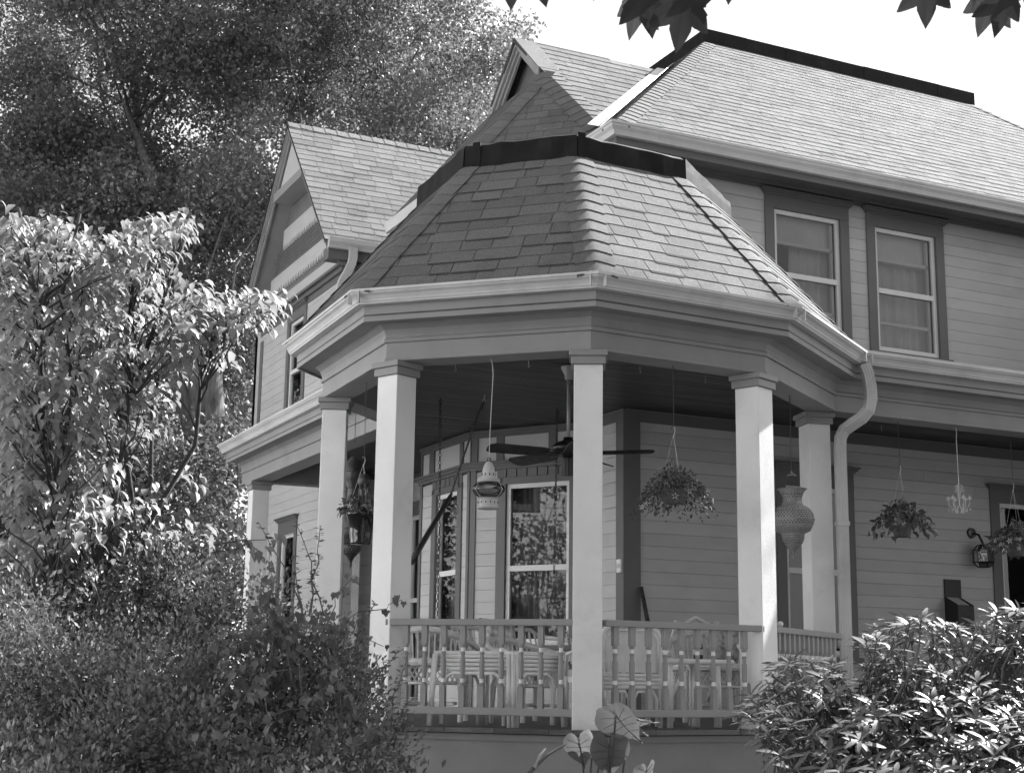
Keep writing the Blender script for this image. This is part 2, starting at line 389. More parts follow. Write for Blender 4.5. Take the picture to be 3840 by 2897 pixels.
# ---- windows
def wave(f, x0, x1, z0, z1, d, amp=.02, per=.09, tone=1.0, taper=0.0):
    m = MB(); n = max(8, int((x1-x0)/.012)); vs = []; fs = []
    for k in range(n+1):
        x = x0+(x1-x0)*k/n; a = d+amp*math.sin(2*math.pi*x/per)+.4*amp*math.sin(2*math.pi*x/(per*2.3)+1)
        vs += [f.pt(x+taper*(1-k/n), z0, a), f.pt(x, z1, a)]
    for k in range(n): fs.append((2*k, 2*k+2, 2*k+3, 2*k+1))
    m.add(vs, fs, tone); return m
def window(f, o, rail, cas=.105, head=.13, crown=True, curtain=None, sash='white', inner=False, sill=True, hd=None, blind=0.0, depth=1.2, lowrail=.06, ct=1.0):
    x0, x1, z0, z1 = o; m = MB()
    f.box(m, x0-cas, x0, z0, z1, -.1, .034); f.box(m, x1, x1+cas, z0, z1, -.1, .034); f.box(m, x0-cas, x1+cas, z1+.0005, z1+head, 0, .036)
    w_ = m.build('window', 'trim_dark', house)
    if crown:
        m = MB(); zt = z1+head
        f.box(m, x0-cas-.012, x1+cas+.012, zt, zt+.018, 0, .052); f.box(m, x0-cas-.03, x1+cas+.03, zt+.0185, zt+.04, 0, .07); f.box(m, x0-cas-.05, x1+cas+.05, zt+.0405, zt+.056, 0, .09); m.build('window_crown', 'trim_dark', w_)
    if sill:
        m = MB(); f.box(m, x0-cas-.03, x1+cas+.03, z0-.045, z0-.0005, 0, .075); m.build('sill', 'trim_dark', w_)
    m = MB(); s = .043
    f.box(m, x0+.001, x0+s, z0+.001, z1-.001, -.035, .004); f.box(m, x1-s, x1-.001, z0+.001, z1-.001, -.035, .004); f.box(m, x0+s, x1-s, z1-s, z1-.001, -.035, .003); f.box(m, x0+s, x1-s, z0+.001, z0+lowrail, -.035, .003); f.box(m, x0+s, x1-s, rail-.026, rail+.026, -.035, .006)
    m.build('sash_frame', sash, w_)
    for a, b in ((z0+lowrail, rail-.026), (rail+.026, z1-s)):
        m = MB(); m.poly([f.pt(x0+s, a, -.02), f.pt(x1-s, a, -.02), f.pt(x1-s, b, -.02), f.pt(x0+s, b, -.02)]); m.build('glass_pane', 'glass', w_)
    if inner:
        m = MB(); i = s+.012
        for zz in ((rail+z1)/2+.01, (rail+z0)/2): f.box(m, x0+i, x1-i, zz-.016, zz+.016, -.075, -.045)
        f.box(m, x1-s-.03, x1-s-.004, z0+.05, z1-.05, -.075, -.045); m.build('inner_sash', sash, w_)
    if blind:
        m = MB(); f.box(m, x0+.03, x1-.03, z1-blind, z1-.02, -.10, -.094); m.build('blind', 'blind', w_)
    if curtain:
        for (a, b, amp, per, tp) in curtain:
            wave(f, x0+a*(x1-x0), x0+b*(x1-x0), z0+.02, z1-.03, -.15, amp, per, ct, tp).build('curtain', 'curtain', w_, smooth=True)
    m = MB(); a, b = x0-.25, x1+.25
    f.box(m, a, b, z0-.2, z1+.2, -depth-.02, -depth); f.box(m, a-.02, a, z0-.2, z1+.2, -depth, -.121); f.box(m, b, b+.02, z0-.2, z1+.2, -depth, -.121); f.box(m, a, b, z1+.2, z1+.22, -depth, -.121); f.box(m, a, b, z0-.22, z0-.2, -depth, -.121); m.build('dark_room_box', 'room_shade', w_)  # dark box added behind the glass in place of shaded rooms
    return w_
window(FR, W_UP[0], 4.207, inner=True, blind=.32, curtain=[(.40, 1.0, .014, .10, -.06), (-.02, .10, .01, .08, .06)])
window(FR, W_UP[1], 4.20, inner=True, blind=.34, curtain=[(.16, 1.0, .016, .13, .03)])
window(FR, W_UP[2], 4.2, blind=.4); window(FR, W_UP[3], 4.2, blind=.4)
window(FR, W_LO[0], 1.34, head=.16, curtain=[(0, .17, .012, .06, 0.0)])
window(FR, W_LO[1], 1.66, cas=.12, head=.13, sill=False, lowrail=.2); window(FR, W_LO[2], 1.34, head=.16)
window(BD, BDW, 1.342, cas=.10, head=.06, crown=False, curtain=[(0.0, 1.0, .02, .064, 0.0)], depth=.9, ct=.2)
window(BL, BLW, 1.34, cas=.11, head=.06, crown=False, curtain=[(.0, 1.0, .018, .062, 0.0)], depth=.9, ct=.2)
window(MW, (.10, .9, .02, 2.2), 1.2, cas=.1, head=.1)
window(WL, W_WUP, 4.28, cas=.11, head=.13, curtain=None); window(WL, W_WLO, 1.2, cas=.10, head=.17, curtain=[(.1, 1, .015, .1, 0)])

# ---- bay cornice, panels, dentils, corner boards
def trim(f, bars, name, mt='trim_dark', parent=None):
    m = MB()
    for b_ in bars: f.box(m, *b_)
    return m.build(name, mt, parent or house)
for f in (BD, BL):
    L_ = f.L
    trim(f, [(0, L_, 2.655, 2.70, 0, .045), (0, L_, 2.63, 2.656, 0, .03)], 'bay_frieze')
    sts = [(0, .068), (.285, .37), (L_-.37, L_-.285), (L_-.068, L_)] if f is BD else [(0, .03), (.225, .36), (1.02, 1.105), (L_-.02, L_)]
    for a, b in sts: trim(f, [(a, b, 2.385, 2.63, 0, .022)], 'panel_stile')
    for (a, b) in zip([s_[1] for s_ in sts[:-1]], [s_[0] for s_ in sts[1:]]): trim(f, [(a+.001, b-.001, 2.386, 2.629, 0, .008)], 'panel', 'siding')
    trim(f, [(-.03, L_+.03, 2.36, 2.384, 0, .085), (-.02, L_+.02, 2.335, 2.3595, 0, .065), (-.01, L_+.01, 2.305, 2.3345, 0, .045)], 'bay_cornice')
    o = BDW if f is BD else BLW
    trim(f, [(o[0]-.1, o[1]+.1, 2.216, 2.3045, 0, .024)], 'dentil_board')
    for k in range(int((o[1]-o[0]+.2)/.115)): trim(f, [(o[0]-.095+k*.115, o[0]-.095+k*.115+.1, 2.222, 2.30, .0242, .036)], 'dentil_block')
    trim(f, [(0, .06, 0, 2.3045, 0, .03), (L_-.06, L_, 0, 2.3045, 0, .03)], 'corner_board')
    for xa in (o[0]-.085, o[1]+.03):      # little three-line brackets
        for k in range(3): trim(f, [(xa+k*.02, xa+k*.02+.008, 2.17, 2.215, .037, .043)], 'bracket_reed')
trim(SD, [(SD.L-.10, SD.L, 0, 2.70, 0, .032)], 'corner_board'); trim(FR, [(-.032, .145, 0, 2.70, 0, .034)], 'corner_board')
trim(SD, [(0, SD.L, 2.60, 2.70, 0, .028)], 'wall_frieze'); trim(FR, [(.146, FR.L, 2.595, 2.70, 0, .03)], 'wall_frieze')
trim(FR, [(-.03, .1, 2.75, 5.05, 0, .03)], 'corner_board')
trim(MW, [(0, MW.L, 2.6, 2.7, 0, .03)], 'wall_frieze'); trim(WL, [(WL.L-.11, WL.L+.03, GZ, 5.0, 0, .03), (-.03, .10, GZ, 5.0, 0, .03)], 'corner_board'); trim(WFr, [(0, .1, GZ, 5.3, 0, .03)], 'corner_board')
# ------------------------------------------------------------------ roofs
def shingles(BLp, BRp, TRp, TLp, rows, tabw, out, rnd, th=.006, lift=.004):
    A_, B_, C_, D_ = [np.asarray(p, float) for p in (BLp, BRp, TRp, TLp)]
    u = B_-A_; u = u/np.linalg.norm(u); up = D_-A_; up = up-u*(up@u)
    if np.linalg.norm(up) < 1e-6: up = C_-A_; up = up-u*(up@u)
    Ls = np.linalg.norm(up); sdir = up/Ls; nn = np.cross(u, sdir); nn = nn/np.linalg.norm(nn)
    if nn[2] < 0: nn = -nn
    sL0, sR0, sL1, sR1 = 0.0, (B_-A_)@u, (D_-A_)@u, (C_-A_)@u
    def lim(v): return sL0+(sL1-sL0)*v, sR0+(sR1-sR0)*v
    def pt(s, v, h): return A_+u*s+sdir*(Ls*v)+nn*h
    for r in range(rows):
        v0, v1 = r/rows, min(1.0, (r+1.25)/rows); a0, b0 = lim(v0); a1, b1 = lim(v1)
        s = min(a0, a1)-tabw*(rnd.random()*.5+(r % 2)*.5)
        while s < max(b0, b1):
            wd = tabw*rnd.choice((.55, .8, 1.0, 1.0, 1.15)); e = s+wd-.006
            q0, q1 = max(s, a0), min(e, b0); p0, p1 = max(s, a1), min(e, b1)
            if q1-q0 > .01 or p1-p0 > .01:
                if q1 <= q0: q0 = q1 = min(max((q0+q1)/2, a0), b0)
                if p1 <= p0: p0 = p1 = min(max((p0+p1)/2, a1), b1)
                h0 = lift+.0035+rnd.uniform(0, .0015); t = rnd.choice((.86, .94, 1.0, 1.03, 1.08))*rnd.uniform(.97, 1.03)
                m = MB(); m.add([pt(q0, v0, h0), pt(q1, v0, h0), pt(p1, v1, lift*.6), pt(p0, v1, lift*.6), pt(q0, v0, 0), pt(q1, v0, 0)], [(0, 1, 2, 3), (0, 4, 5, 1), (0, 3, 4), (1, 5, 2)], t)
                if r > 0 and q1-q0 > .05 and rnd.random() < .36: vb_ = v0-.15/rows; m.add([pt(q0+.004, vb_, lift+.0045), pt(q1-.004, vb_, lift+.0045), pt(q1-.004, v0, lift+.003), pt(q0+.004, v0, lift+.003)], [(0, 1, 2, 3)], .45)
                out(m)
            s += wd
def collector():
    big = MB()
    def add(m):
        o = len(big.v); big.v += m.v; big.f += [[i+o for i in f] for f in m.f]; big.t += m.t; big.m += m.m
    return big, add
def caps(A_, B_, d1, d2, rows, wd, out, rnd, th=.008):
    A_, B_, d1, d2 = [np.asarray(p, float) for p in (A_, B_, d1, d2)]; d1 = d1/np.linalg.norm(d1); d2 = d2/np.linalg.norm(d2); hd = B_-A_; L_ = np.linalg.norm(hd); hd = hd/L_
    upn = -(d1+d2); upn = upn-hd*(upn@hd); upn = upn/np.linalg.norm(upn)
    for r in range(rows):
        v0, v1 = L_*r/rows, L_*min(1, (r+1.3)/rows); m = MB(); vs = []
        w_ = wd*rnd.uniform(.95, 1.06)
        for v, h in ((v0, .010+th+.002), (v1, .010)):
            for s in (-1., -.6, -.22, 0, .22, .6, 1.):
                d = d1 if s < 0 else d2; k = abs(s); lift = h+(.028*(1-k)**2 if k < .5 else 0)*0
                vs.append(A_+hd*v+d*(w_*k)+upn*(h-.016*max(0, .4-k)))
        for v, h in ((v0, 0.0),):
            for s in (-1., -.6, -.22, 0, .22, .6, 1.):
                d = d1 if s < 0 else d2; k = abs(s); vs.append(A_+hd*v+d*(w_*k)+upn*(.004-.016*max(0, .4-k)))
        vs += vs[0:7]; fs = [(i, i+1, 8+i, 7+i) for i in range(6)]+[(14+i, 15+i, 22+i, 21+i) for i in range(6)]
        m.add(vs, fs, rnd.uniform(.9, 1.1)); out(m)

# ---- octagonal porch roof
VG = [(-.934, 2.434), (-.989, .958), (0., 0.), (1.383, .08), (2.62, .99), (2.25, 2.5), (1.6, 3.3), (.05, 3.4)]
ZG0, ZG1 = 2.883, 4.07; OB, OT = .385, -.573
bot = offs(VG, OB, True); top = offs(VG, OT, True); nG = len(VG)
m = MB()
for i in range(nG):
    j = (i+1) % nG; m.slab([(*bot[i], ZG0), (*bot[j], ZG0), (*top[j], ZG1), (*top[i], ZG1)], .03)
groof = m.build('porch_roof', 'shingle_under', house)
rs = random.Random(21)
def single(name):
    def o(mm): mm.build(name, 'shingle', groof, smooth=(name == 'hip_cap_shingle'))
    return o
ROWS = 12
big, addb = collector()
for i in range(nG):
    j = (i+1) % nG; q = [(*bot[i], ZG0), (*bot[j], ZG0), (*top[j], ZG1), (*top[i], ZG1)]
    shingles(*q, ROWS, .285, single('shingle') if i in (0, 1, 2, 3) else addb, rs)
def hip_dirs(A_, B_, Pl, Pr):
    A_, B_ = np.asarray(A_, float), np.asarray(B_, float); hd = (B_-A_)/np.linalg.norm(B_-A_); r = []
    for q in (Pl, Pr): d = np.asarray(q, float)-A_; d = d-hd*(d@hd); r.append(d/np.linalg.norm(d))
    return r
for i in range(nG):
    A_ = (*bot[i], ZG0); B_ = (*top[i], ZG1); d1, d2 = hip_dirs(A_, B_, (*bot[i-1], ZG0), (*bot[(i+1) % nG], ZG0))
    caps(A_, B_, d1, d2, ROWS, .135, single('hip_cap_shingle') if i in (0, 1, 2, 3, 4) else addb, rs)
big.build('hidden_side_shingles', 'shingle', groof, kind='stuff')
m = MB()
cg = np.array([.75, 1.75]); vt = [q_+(q_-cg)*.018 for q_ in top]; vt2 = [q_-(q_-cg)*.02 for q_ in top]; vt3 = [q_-(q_-cg)*.09 for q_ in top]
for i in (7, 0, 1, 2, 3):
    j = (i+1) % nG
    m2 = MB(); k = .004*(i % 2)
    ns_ = 9; jt = [(rs.uniform(-.009, .009), rs.uniform(-.012, .012), rs.uniform(-.012, .008)) for _ in range(ns_+1)]; tap = .05 if i == 3 else 0.0
    sec = []
    for a_ in range(ns_+1):
        f_ = a_/ns_; o1 = vt[i]+(vt[j]-vt[i])*f_; o2 = vt2[i]+(vt2[j]-vt2[i])*f_; o3 = vt3[i]+(vt3[j]-vt3[i])*f_; dd = (o1-cg)/np.linalg.norm(o1-cg)*jt[a_][0]*.6
        sec.append([(*(o1+dd), ZG1-.05+jt[a_][1]), (*(o1*.9+o2*.1+dd*1.5), ZG1+.06+k), (*(o1*.8+o2*.2+dd), ZG1+.15+k+jt[a_][2]-tap*f_), (*o2, ZG1+.172+k+jt[a_][2]*.5-tap*f_), (*o3, ZG1+.175+k-tap*f_), (*o2, ZG1-.05)])
    vs_ = [p_ for s2 in sec for p_ in s2]; m2.add(vs_, [(a_*6+b_, a_*6+b_+1, a_*6+b_+7, a_*6+b_+6) for a_ in range(ns_) for b_ in range(5)])
    m2.build('roof_curb_flashing', 'band', groof, smooth=False)
m.slab([(*p, ZG1+.15) for p in vt3], .03); m.build('roof_deck', 'band', groof)
for i in (1, 2, 3):   # lapped seams on the dark flashing
    for t in ((.12,), (.04,), ())[i-1]:
        A_, B_ = vt[i], vt[i+1]; c = A_+(B_-A_)*t; d = (B_-A_)/np.linalg.norm(B_-A_); mm = MB(); mm.box((*c, ZG1+.06), (.06, .012, .225), math.atan2(d[1], d[0])); mm.build('flashing_lap', 'band', groof)

# ---- low porch roofs to the right and left
m = MB(); m.slab([(2.3, .60, 2.872), (14, .60, 2.872), (14, 2.85, 3.25), (2.3, 2.85, 3.25)], .025); m.build('side_porch_roof', 'shingle', house)
m = MB(); m.slab([(2.4, .575, 2.90), (14, .575, 2.90), (14, .64, 2.912), (2.4, .64, 2.912)], .01); m.build('drip_edge', 'flashing', house)
m = MB(); m.slab([(-.44, 2.6, 2.872), (-.44, 8.05, 2.872), (1.9, 8.05, 3.25), (1.9, 2.6, 3.25)], .025); m.build('side_porch_roof', 'shingle', house)

# ---- main hip roof
EZ, EX, EY = 5.215, 1.574, 2.40; SL = .893; TY, TZ = 5.28, 5.215+.893*(5.28-2.40); LX = EX+(TY-EY); RXx = 8.63; RE = RXx+(TY-EY)
m = MB(); m.slab([(EX, EY, EZ), (RE, EY, EZ), (RXx, TY, TZ), (LX, TY, TZ)], .05)
m.slab([(EX, 9.0, EZ), (EX, EY, EZ), (LX, TY, TZ), (LX, 9.0, TZ)], .05); m.slab([(RE, EY, EZ), (RE, 9.0, EZ), (RXx, 9.0, TZ), (RXx, TY, TZ)], .05)
m.slab([(LX, TY, TZ-.02), (RXx, TY, TZ-.02), (RXx, 9.0, TZ-.02), (LX, 9.0, TZ-.02)], .05); m.slab([(EX, 12.3, EZ), (LX, 9., TZ), (RXx, 9., TZ), (RE, 12.3, EZ)], .05)
mroof = m.build('main_roof', 'shingle_under', house)
big, addb = collector(); rs = random.Random(5)
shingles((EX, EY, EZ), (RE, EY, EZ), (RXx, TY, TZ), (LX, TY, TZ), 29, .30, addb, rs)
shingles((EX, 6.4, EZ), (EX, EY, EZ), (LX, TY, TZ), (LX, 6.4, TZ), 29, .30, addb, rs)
d1, d2 = hip_dirs((EX, EY, EZ), (LX, TY, TZ), (EX, 9, EZ), (RE, EY, EZ)); caps((EX, EY, EZ), (LX, TY, TZ), d1, d2, 36, .15, addb, rs)
d1, d2 = hip_dirs((RE, EY, EZ), (RXx, TY, TZ), (EX, EY, EZ), (RE, 9, EZ)); caps((RE, EY, EZ), (RXx, TY, TZ), d1, d2, 36, .15, addb, rs)
big.build('roof_shingles', 'shingle', mroof, kind='stuff')
for k in range(7):
    xa_, xb_ = LX-.02+(RXx-LX+.04)*k/7, LX-.02+(RXx-LX+.04)*(k+1)/7+.02; mm = MB(); mm.box(((xa_+xb_)/2, TY+.03+.003*(k % 2), TZ+.06+rs.uniform(-.005, .005)), (xb_-xa_, .05, .24)); mm.build('ridge_curb', 'band', mroof)
mm = MB(); mm.box((LX+.03, TY+1.9, TZ+.06), (.05, 3.7, .24)); mm.build('ridge_curb', 'band', mroof)
# eaves of the main roof
VM = [(EX+.03, 5.2), (EX+.03, EY+.03), (13.6, EY+.03)]
for i in (0, 1):
    m = MB(); edge_prism(m, VM, i, [(-.02, 5.03), (0, 5.03), (0, 5.17), (-.02, 5.17)]); m.build('fascia', 'trim_dark', house)
    m = MB(); edge_prism(m, VM, i, [(.002, 5.10), (.05, 5.10), (.055, 5.115), (.066, 5.14), (.09, 5.165), (.096, 5.19), (.104, 5.19), (.104, 5.212), (.092, 5.212), (.088, 5.185), (.01, 5.175), (.004, 5.20), (.002, 5.20)]); m.build('gutter', 'gutter', house)
    m = MB(); edge_prism(m, VM, i, [(-.5, 5.112), (-.021, 5.112), (-.021, 5.124), (-.5, 5.124)]); m.build('soffit', 'trim_dark', house)
trim(FR, [(.0, FR.L, 5.045, 5.11, 0, .03)], 'wall_frieze'); trim(FR, [(.0, FR.L, 5.075, 5.111, .0305, .06)], 'frieze_moulding')

# ---- hipped bay roof with its small gablet
s_ = .95; RY, RZ = 5.3, 7.3
def zf(y): return RZ-s_*(RY-y)
D_ = np.array([1.985, 4.62, zf(4.62)]); M_ = np.array([2.10, 3.62, zf(3.62)]); RL = (1.93, RY, RZ); RRt = (EX+(RZ-EZ)/SL, RY, RZ)
RKz = zf(4.80)
m = MB(); m.slab([D_, M_, RRt, RL], .04); E_ = np.array([.79, 4.44, 5.18]); 
dn = np.cross(M_-D_, E_-D_); F_ = np.array([2.14, 3.15, 0]); F_[2] = D_[2]-((F_[:2]-D_[:2])@dn[:2])/dn[2]
m.slab([D_, E_, F_, M_], .04)
m.slab([E_+[0, 0, 0], D_, (1.985, 5.98, D_[2]), (.79, 6.16, 5.18)], .04)
m.slab([(1.985, 5.98, D_[2]), (1.93, RY, RZ), RRt, (3.2, 6.9, zf(3.7))], .04)
broof = m.build('bay_roof', 'shingle_under', house)
big, addb = collector(); rs = random.Random(9)
# front slope as a run of courses between the hip/rake on the left and the valley on the right
rows = 15; 
def lx(y): return D_[0]+(M_[0]-D_[0])*(D_[1]-y)/(D_[1]-M_[1]) if y < D_[1] else 1.955
def vx(y): return EX+(zf(y)-EZ)/SL
ys = np.linspace(3.62, RY, rows+1)
for k in range(rows):
    a, b = ys[k], ys[k+1]; shingles((lx(a), a, zf(a)), (vx(a), a, zf(a)), (vx(b), b, zf(b)), (lx(b), b, zf(b)), 1, .30, addb, rs)
def diag_rows(rowsn):
    # horizontal courses on the diagonal face: between the left hip D-E and the right side D-M-F
    zs = np.linspace(5.25, D_[2]-.05, rowsn+1)
    def left(z): t = (D_[2]-z)/(D_[2]-E_[2]); return D_+(E_-D_)*t
    def right(z):
        if z > M_[2]: t = (D_[2]-z)/(D_[2]-M_[2]); return D_+(M_-D_)*t
        t = (M_[2]-z)/(M_[2]-F_[2]); return M_+(F_-M_)*t
    for k in range(rowsn): shingles(left(zs[k]), right(zs[k]), right(zs[k+1]), left(zs[k+1]), 1, .30, addb, rs)
diag_rows(14)
d1, d2 = hip_dirs(M_, D_, E_, RRt); caps(M_, D_, d1, d2, 11, .16, addb, rs)
d1, d2 = hip_dirs(E_, D_, (.79, 6.1, 5.18), F_); caps(E_, D_, d1, d2, 15, .15, addb, rs)
shingles((.79, 6.16, 5.18), E_, D_, (1.985, 5.98, D_[2]), 14, .3, addb, rs)
big.build('roof_shingles', 'shingle', broof, kind='stuff')
# ridge caps and valley flashing
va, vb = np.array([vx(3.55), 3.55, zf(3.55)+.02]), np.array([RRt[0], RRt[1], RRt[2]+.02]); dv = np.array([0, 0, 0.0])
m = MB(); w1 = np.array([.0, .16, .0]); m.slab([va+(-.13, 0, .012), vb+(-.11, 0, .012), vb+(.02, 0, .016), va+(.02, 0, .016)], .004); m.slab([va+(.0, 0, .02), vb+(.0, 0, .02), vb+(.12, 0, .127), va+(.12, 0, .127)], .004); m.build('valley_flashing', 'flashing', broof)
# gablet
gx = 1.955
m = MB(); m.poly([(2.16, 4.75, zf(4.75)-.05), (2.16, 5.85, zf(4.75)-.05), (2.16, RY, RZ-.05)]); m.build('gablet_panel', 'trim_dark', broof)
for sg in (1, -1):
    m = MB(); ye = RY-sg*.60; a = np.array([gx, RY, RZ+.01]); b = np.array([gx, ye, zf(RY-.60)+.01]); dz = np.array([0, 0, -.10])
    for dx, hh, t in ((0, .10, 1), (.03, .15, 1), (.06, .2, 1)):
        m.hexa([a+(dx, 0, -hh), b+(dx, 0, -hh), b+(dx+.028, 0, -hh), a+(dx+.028, 0, -hh), a+(dx, 0, 0), b+(dx, 0, 0), b+(dx+.028, 0, 0), a+(dx+.028, 0, 0)])
    m.build('rake_board', 'trim_mid', broof)
m = MB(); m.slab([(gx-.02, RY, RZ+.012), (gx-.02, RY-.62, zf(RY-.62)+.012), (gx+.25, RY-.62, zf(RY-.62)+.012), (gx+.25, RY, RZ+.012)], .012); m.slab([(gx-.02, RY, RZ+.012), (gx-.02, RY+.62, zf(RY-.62)+.012), (gx+1.2, RY+.62, zf(RY-.62)+.012), (gx+1.2, RY, RZ+.012)], .02); m.build('gablet_roof_edge', 'shingle', broof)
m = MB(); ye = RY-.62; m.box((gx+.14, ye+.015, zf(ye)-.035), (.30, .03, .07)); m.build('gablet_eave', 'trim_dark', broof)
m = MB(); edge_prism(m, [(.84, 6.1), (.84, 4.42)], 0, [(0, 5.09), (.05, 5.09), (.08, 5.19), (.06, 5.2), (0, 5.17)]); m.build('gutter', 'gutter', broof)
m = MB(); edge_prism(m, [(.84, 6.1), (.84, 4.42)], 0, [(-.40, 5.0), (-.002, 5.0), (-.002, 5.16), (-.40, 5.16)]); m.build('fascia', 'trim_dark', broof)

# ---- left gabled wing
GYc, GZr, gx0 = 9.83, 7.67, .70; gs = 1.145
def zw(y): return GZr-gs*abs(y-GYc)
yf = 7.97
m = MB(); m.slab([(gx0, yf, zw(yf)), (5.2, yf, zw(yf)), (5.2, GYc, GZr), (gx0, GYc, GZr)], .05); m.slab([(gx0, GYc, GZr), (5.2, GYc, GZr), (5.2, 11.75, zw(11.75)), (gx0, 11.75, zw(11.75))], .05)
wroof = m.build('wing_roof', 'shingle_under', house)
big, addb = collector(); rs = random.Random(31)
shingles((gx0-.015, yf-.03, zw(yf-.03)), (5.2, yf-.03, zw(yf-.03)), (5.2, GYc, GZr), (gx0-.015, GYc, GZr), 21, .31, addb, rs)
d1 = np.array([0, -1, -gs]); d2 = np.array([0, 1, -gs]); caps((gx0, GYc, GZr+.005), (5.2, GYc, GZr+.005), d1, d2, 26, .14, addb, rs)
big.build('roof_shingles', 'shingle', wroof, kind='stuff')
for yy in (8.0, 11.66):
    m = MB(); m.slab([(gx0+.08, GYc, GZr-.10), (1.02, GYc, GZr-.10), (1.02, yy, zw(yy)-.10), (gx0+.08, yy, zw(yy)-.10)], .02); m.build('rake_soffit', 'trim_mid', wroof)
    m = MB(); a = np.array([gx0, GYc, GZr-.012]); b = np.array([gx0, yy, zw(yy)-.012])
    for dx, hh, t in ((0, .085, 1), (.0245, .13, 1), (.049, .19, 1.)):
        m.hexa([a+(dx, 0, -hh), b+(dx, 0, -hh), b+(dx+.024, 0, -hh), a+(dx+.024, 0, -hh), a+(dx, 0, 0), b+(dx, 0, 0), b+(dx+.024, 0, 0), a+(dx+.024, 0, 0)])
    m.build('rake_board', 'trim_mid', wroof)
m = MB(); edge_prism(m, [(gx0+.03, yf-.01), (5.2, yf-.01)], 0, [(.0, zw(yf)-.13), (.05, zw(yf)-.13), (.06, zw(yf)-.10), (.088, zw(yf)-.06), (.088, zw(yf)-.005), (.07, zw(yf)-.005), (.06, zw(yf)-.03), (0, zw(yf)-.03)]); m.build('gutter', 'gutter', wroof)
m = MB(); edge_prism(m, [(gx0+.05, yf), (5.2, yf)], 0, [(-.2, zw(yf)-.25), (0, zw(yf)-.25), (0, zw(yf)-.10), (-.2, zw(yf)-.10)]); m.build('fascia', 'trim_dark', wroof)
# gable face (plane x = 1.0) with toothed bands, fish-scale field and a projecting triangular panel
gf = WF((1.0, 11.6), (1.0, 8.05))
def gyl(z): return GYc-(GZr-.12-z)/gs, GYc+(GZr-.12-z)/gs
m = MB(); m.poly([gf.pt(0, 5.3, -.01), gf.pt(gf.L, 5.3, -.01), gf.pt(gf.L, 5.56, -.01), gf.pt(11.6-GYc, GZr-.06, -.01), gf.pt(0, 5.56, -.01)]); gab = m.build('gable_wall', 'gable_field', house)
trim(gf, [(-.04, gf.L+.04, 5.08, 5.16, 0, .03), (-.06, gf.L+.06, 5.16, 5.215, 0, .07), (-.09, gf.L+.09, 5.215, 5.25, 0, .12)], 'belt_moulding')
trim(gf, [(0, gf.L, 5.255, 5.47, 0, .02)], 'gable_band', 'siding', gab)
def toothed(z0, z1, zt):
    m = MB(); a, b = gyl(z1+.12); xa, xb = 11.6-min(b, 11.58), 11.6-max(a, 8.07); gf.box(m, xa, xb, z0, z1, -.005, .028); pt = .11; k = 0
    while xa+(k+1)*pt < xb:
        s = xa+k*pt; m.add([gf.pt(s, z0, .028), gf.pt(s+pt, z0, .028), gf.pt(s+pt*.3, zt, .028), gf.pt(s, z0, .004), gf.pt(s+pt, z0, .004), gf.pt(s+pt*.3, zt, .004)], [(0, 2, 1), (0, 3, 5, 2), (2, 5, 4, 1)]); k += 1
    m.build('toothed_band', 'siding', gab)
toothed(5.64, 5.82, 5.55); toothed(6.22, 6.42, 6.13)
for r in range(8):           # fish-scale shingles between the bands
    z0 = 5.80+r*.055-.02; pt = .085; a, b = gyl(z0+.06); s = 11.6-min(b, 11.55)+(r % 2)*pt/2
    if z0 > 6.17: break
    while s+pt < 11.6-max(a, 8.1):
        m = MB(); m.add([gf.pt(s+.002, z0+.06, .004), gf.pt(s+pt-.002, z0+.06, .004), gf.pt(s+pt-.004, z0+.018, .014), gf.pt(s+pt*.72, z0+.003, .015), gf.pt(s+pt*.28, z0+.003, .015), gf.pt(s+.004, z0+.018, .014)], [(5, 4, 3, 2, 1, 0)], rs.uniform(.85, 1.1)); m.build('fish_scale', 'gable_field', gab); s += pt
trim(gf, [(11.6-GYc-.62, 11.6-GYc+.62, 6.72, 6.84, 0, .27)], 'gable_collar', 'trim_mid')
m = MB(); m.slab([gf.pt(11.6-GYc-.52, 6.84, .22), gf.pt(11.6-GYc+.52, 6.84, .22), gf.pt(11.6-GYc, 7.44, .22)], .02); m.build('gable_panel', 'siding', gab)
trim(gf, [(gf.L-.02, gf.L+.035, 5.28, 5.42, 0, .10)], 'corbel', 'trim_mid')

# ---- downspouts
def spout(pts, w_=.085, d_=.06, name='downspout', ref=(1.0, -.35, 0.0)):
    m = MB(); pts = [np.asarray(p, float) for p in pts]; n = len(pts); prof = []
    for k in range(4): prof += [(-.5+k*.25, -.5), (-.5+k*.25+.17, -.5), (-.5+k*.25+.21, -.44)]
    prof += [(.5, -.5), (.5, .5), (-.5, .5)]; vs = []; K = len(prof)
    ref = np.array(ref); ref /= np.linalg.norm(ref)
    for i in range(n):
        t = pts[min(i+1, n-1)]-pts[max(i-1, 0)]; t /= np.linalg.norm(t); a = ref-t*(ref@t); a /= np.linalg.norm(a); b = np.cross(t, a)
        if b@np.array([-.4, -.9, .3]) > 0: b = -b
        vs += [pts[i]+a*(w_*p[0])+b*(d_*p[1]) for p in prof]
    fs = [(i*K+k, i*K+(k+1) % K, (i+1)*K+(k+1) % K, (i+1)*K+k) for i in range(n-1) for k in range(K)]
    m.add(vs, fs); return m.build(name, 'gutter', house)
path = [ony(*q_) for q_ in ((3240, 1362, .62), (3254, 1400, .62), (3264, 1450, .62), (3267, 1495, .625), (3258, 1535, .65), (3232, 1566, .71), (3196, 1590, .80), (3166, 1612, .87), (3152, 1640, .90), (3150, 1680, .90))]
b1 = path[-1]; path += [np.array([b1[0], b1[1], 1.2]), np.array([b1[0], b1[1], GZ+.05])]
sp = spout(path)
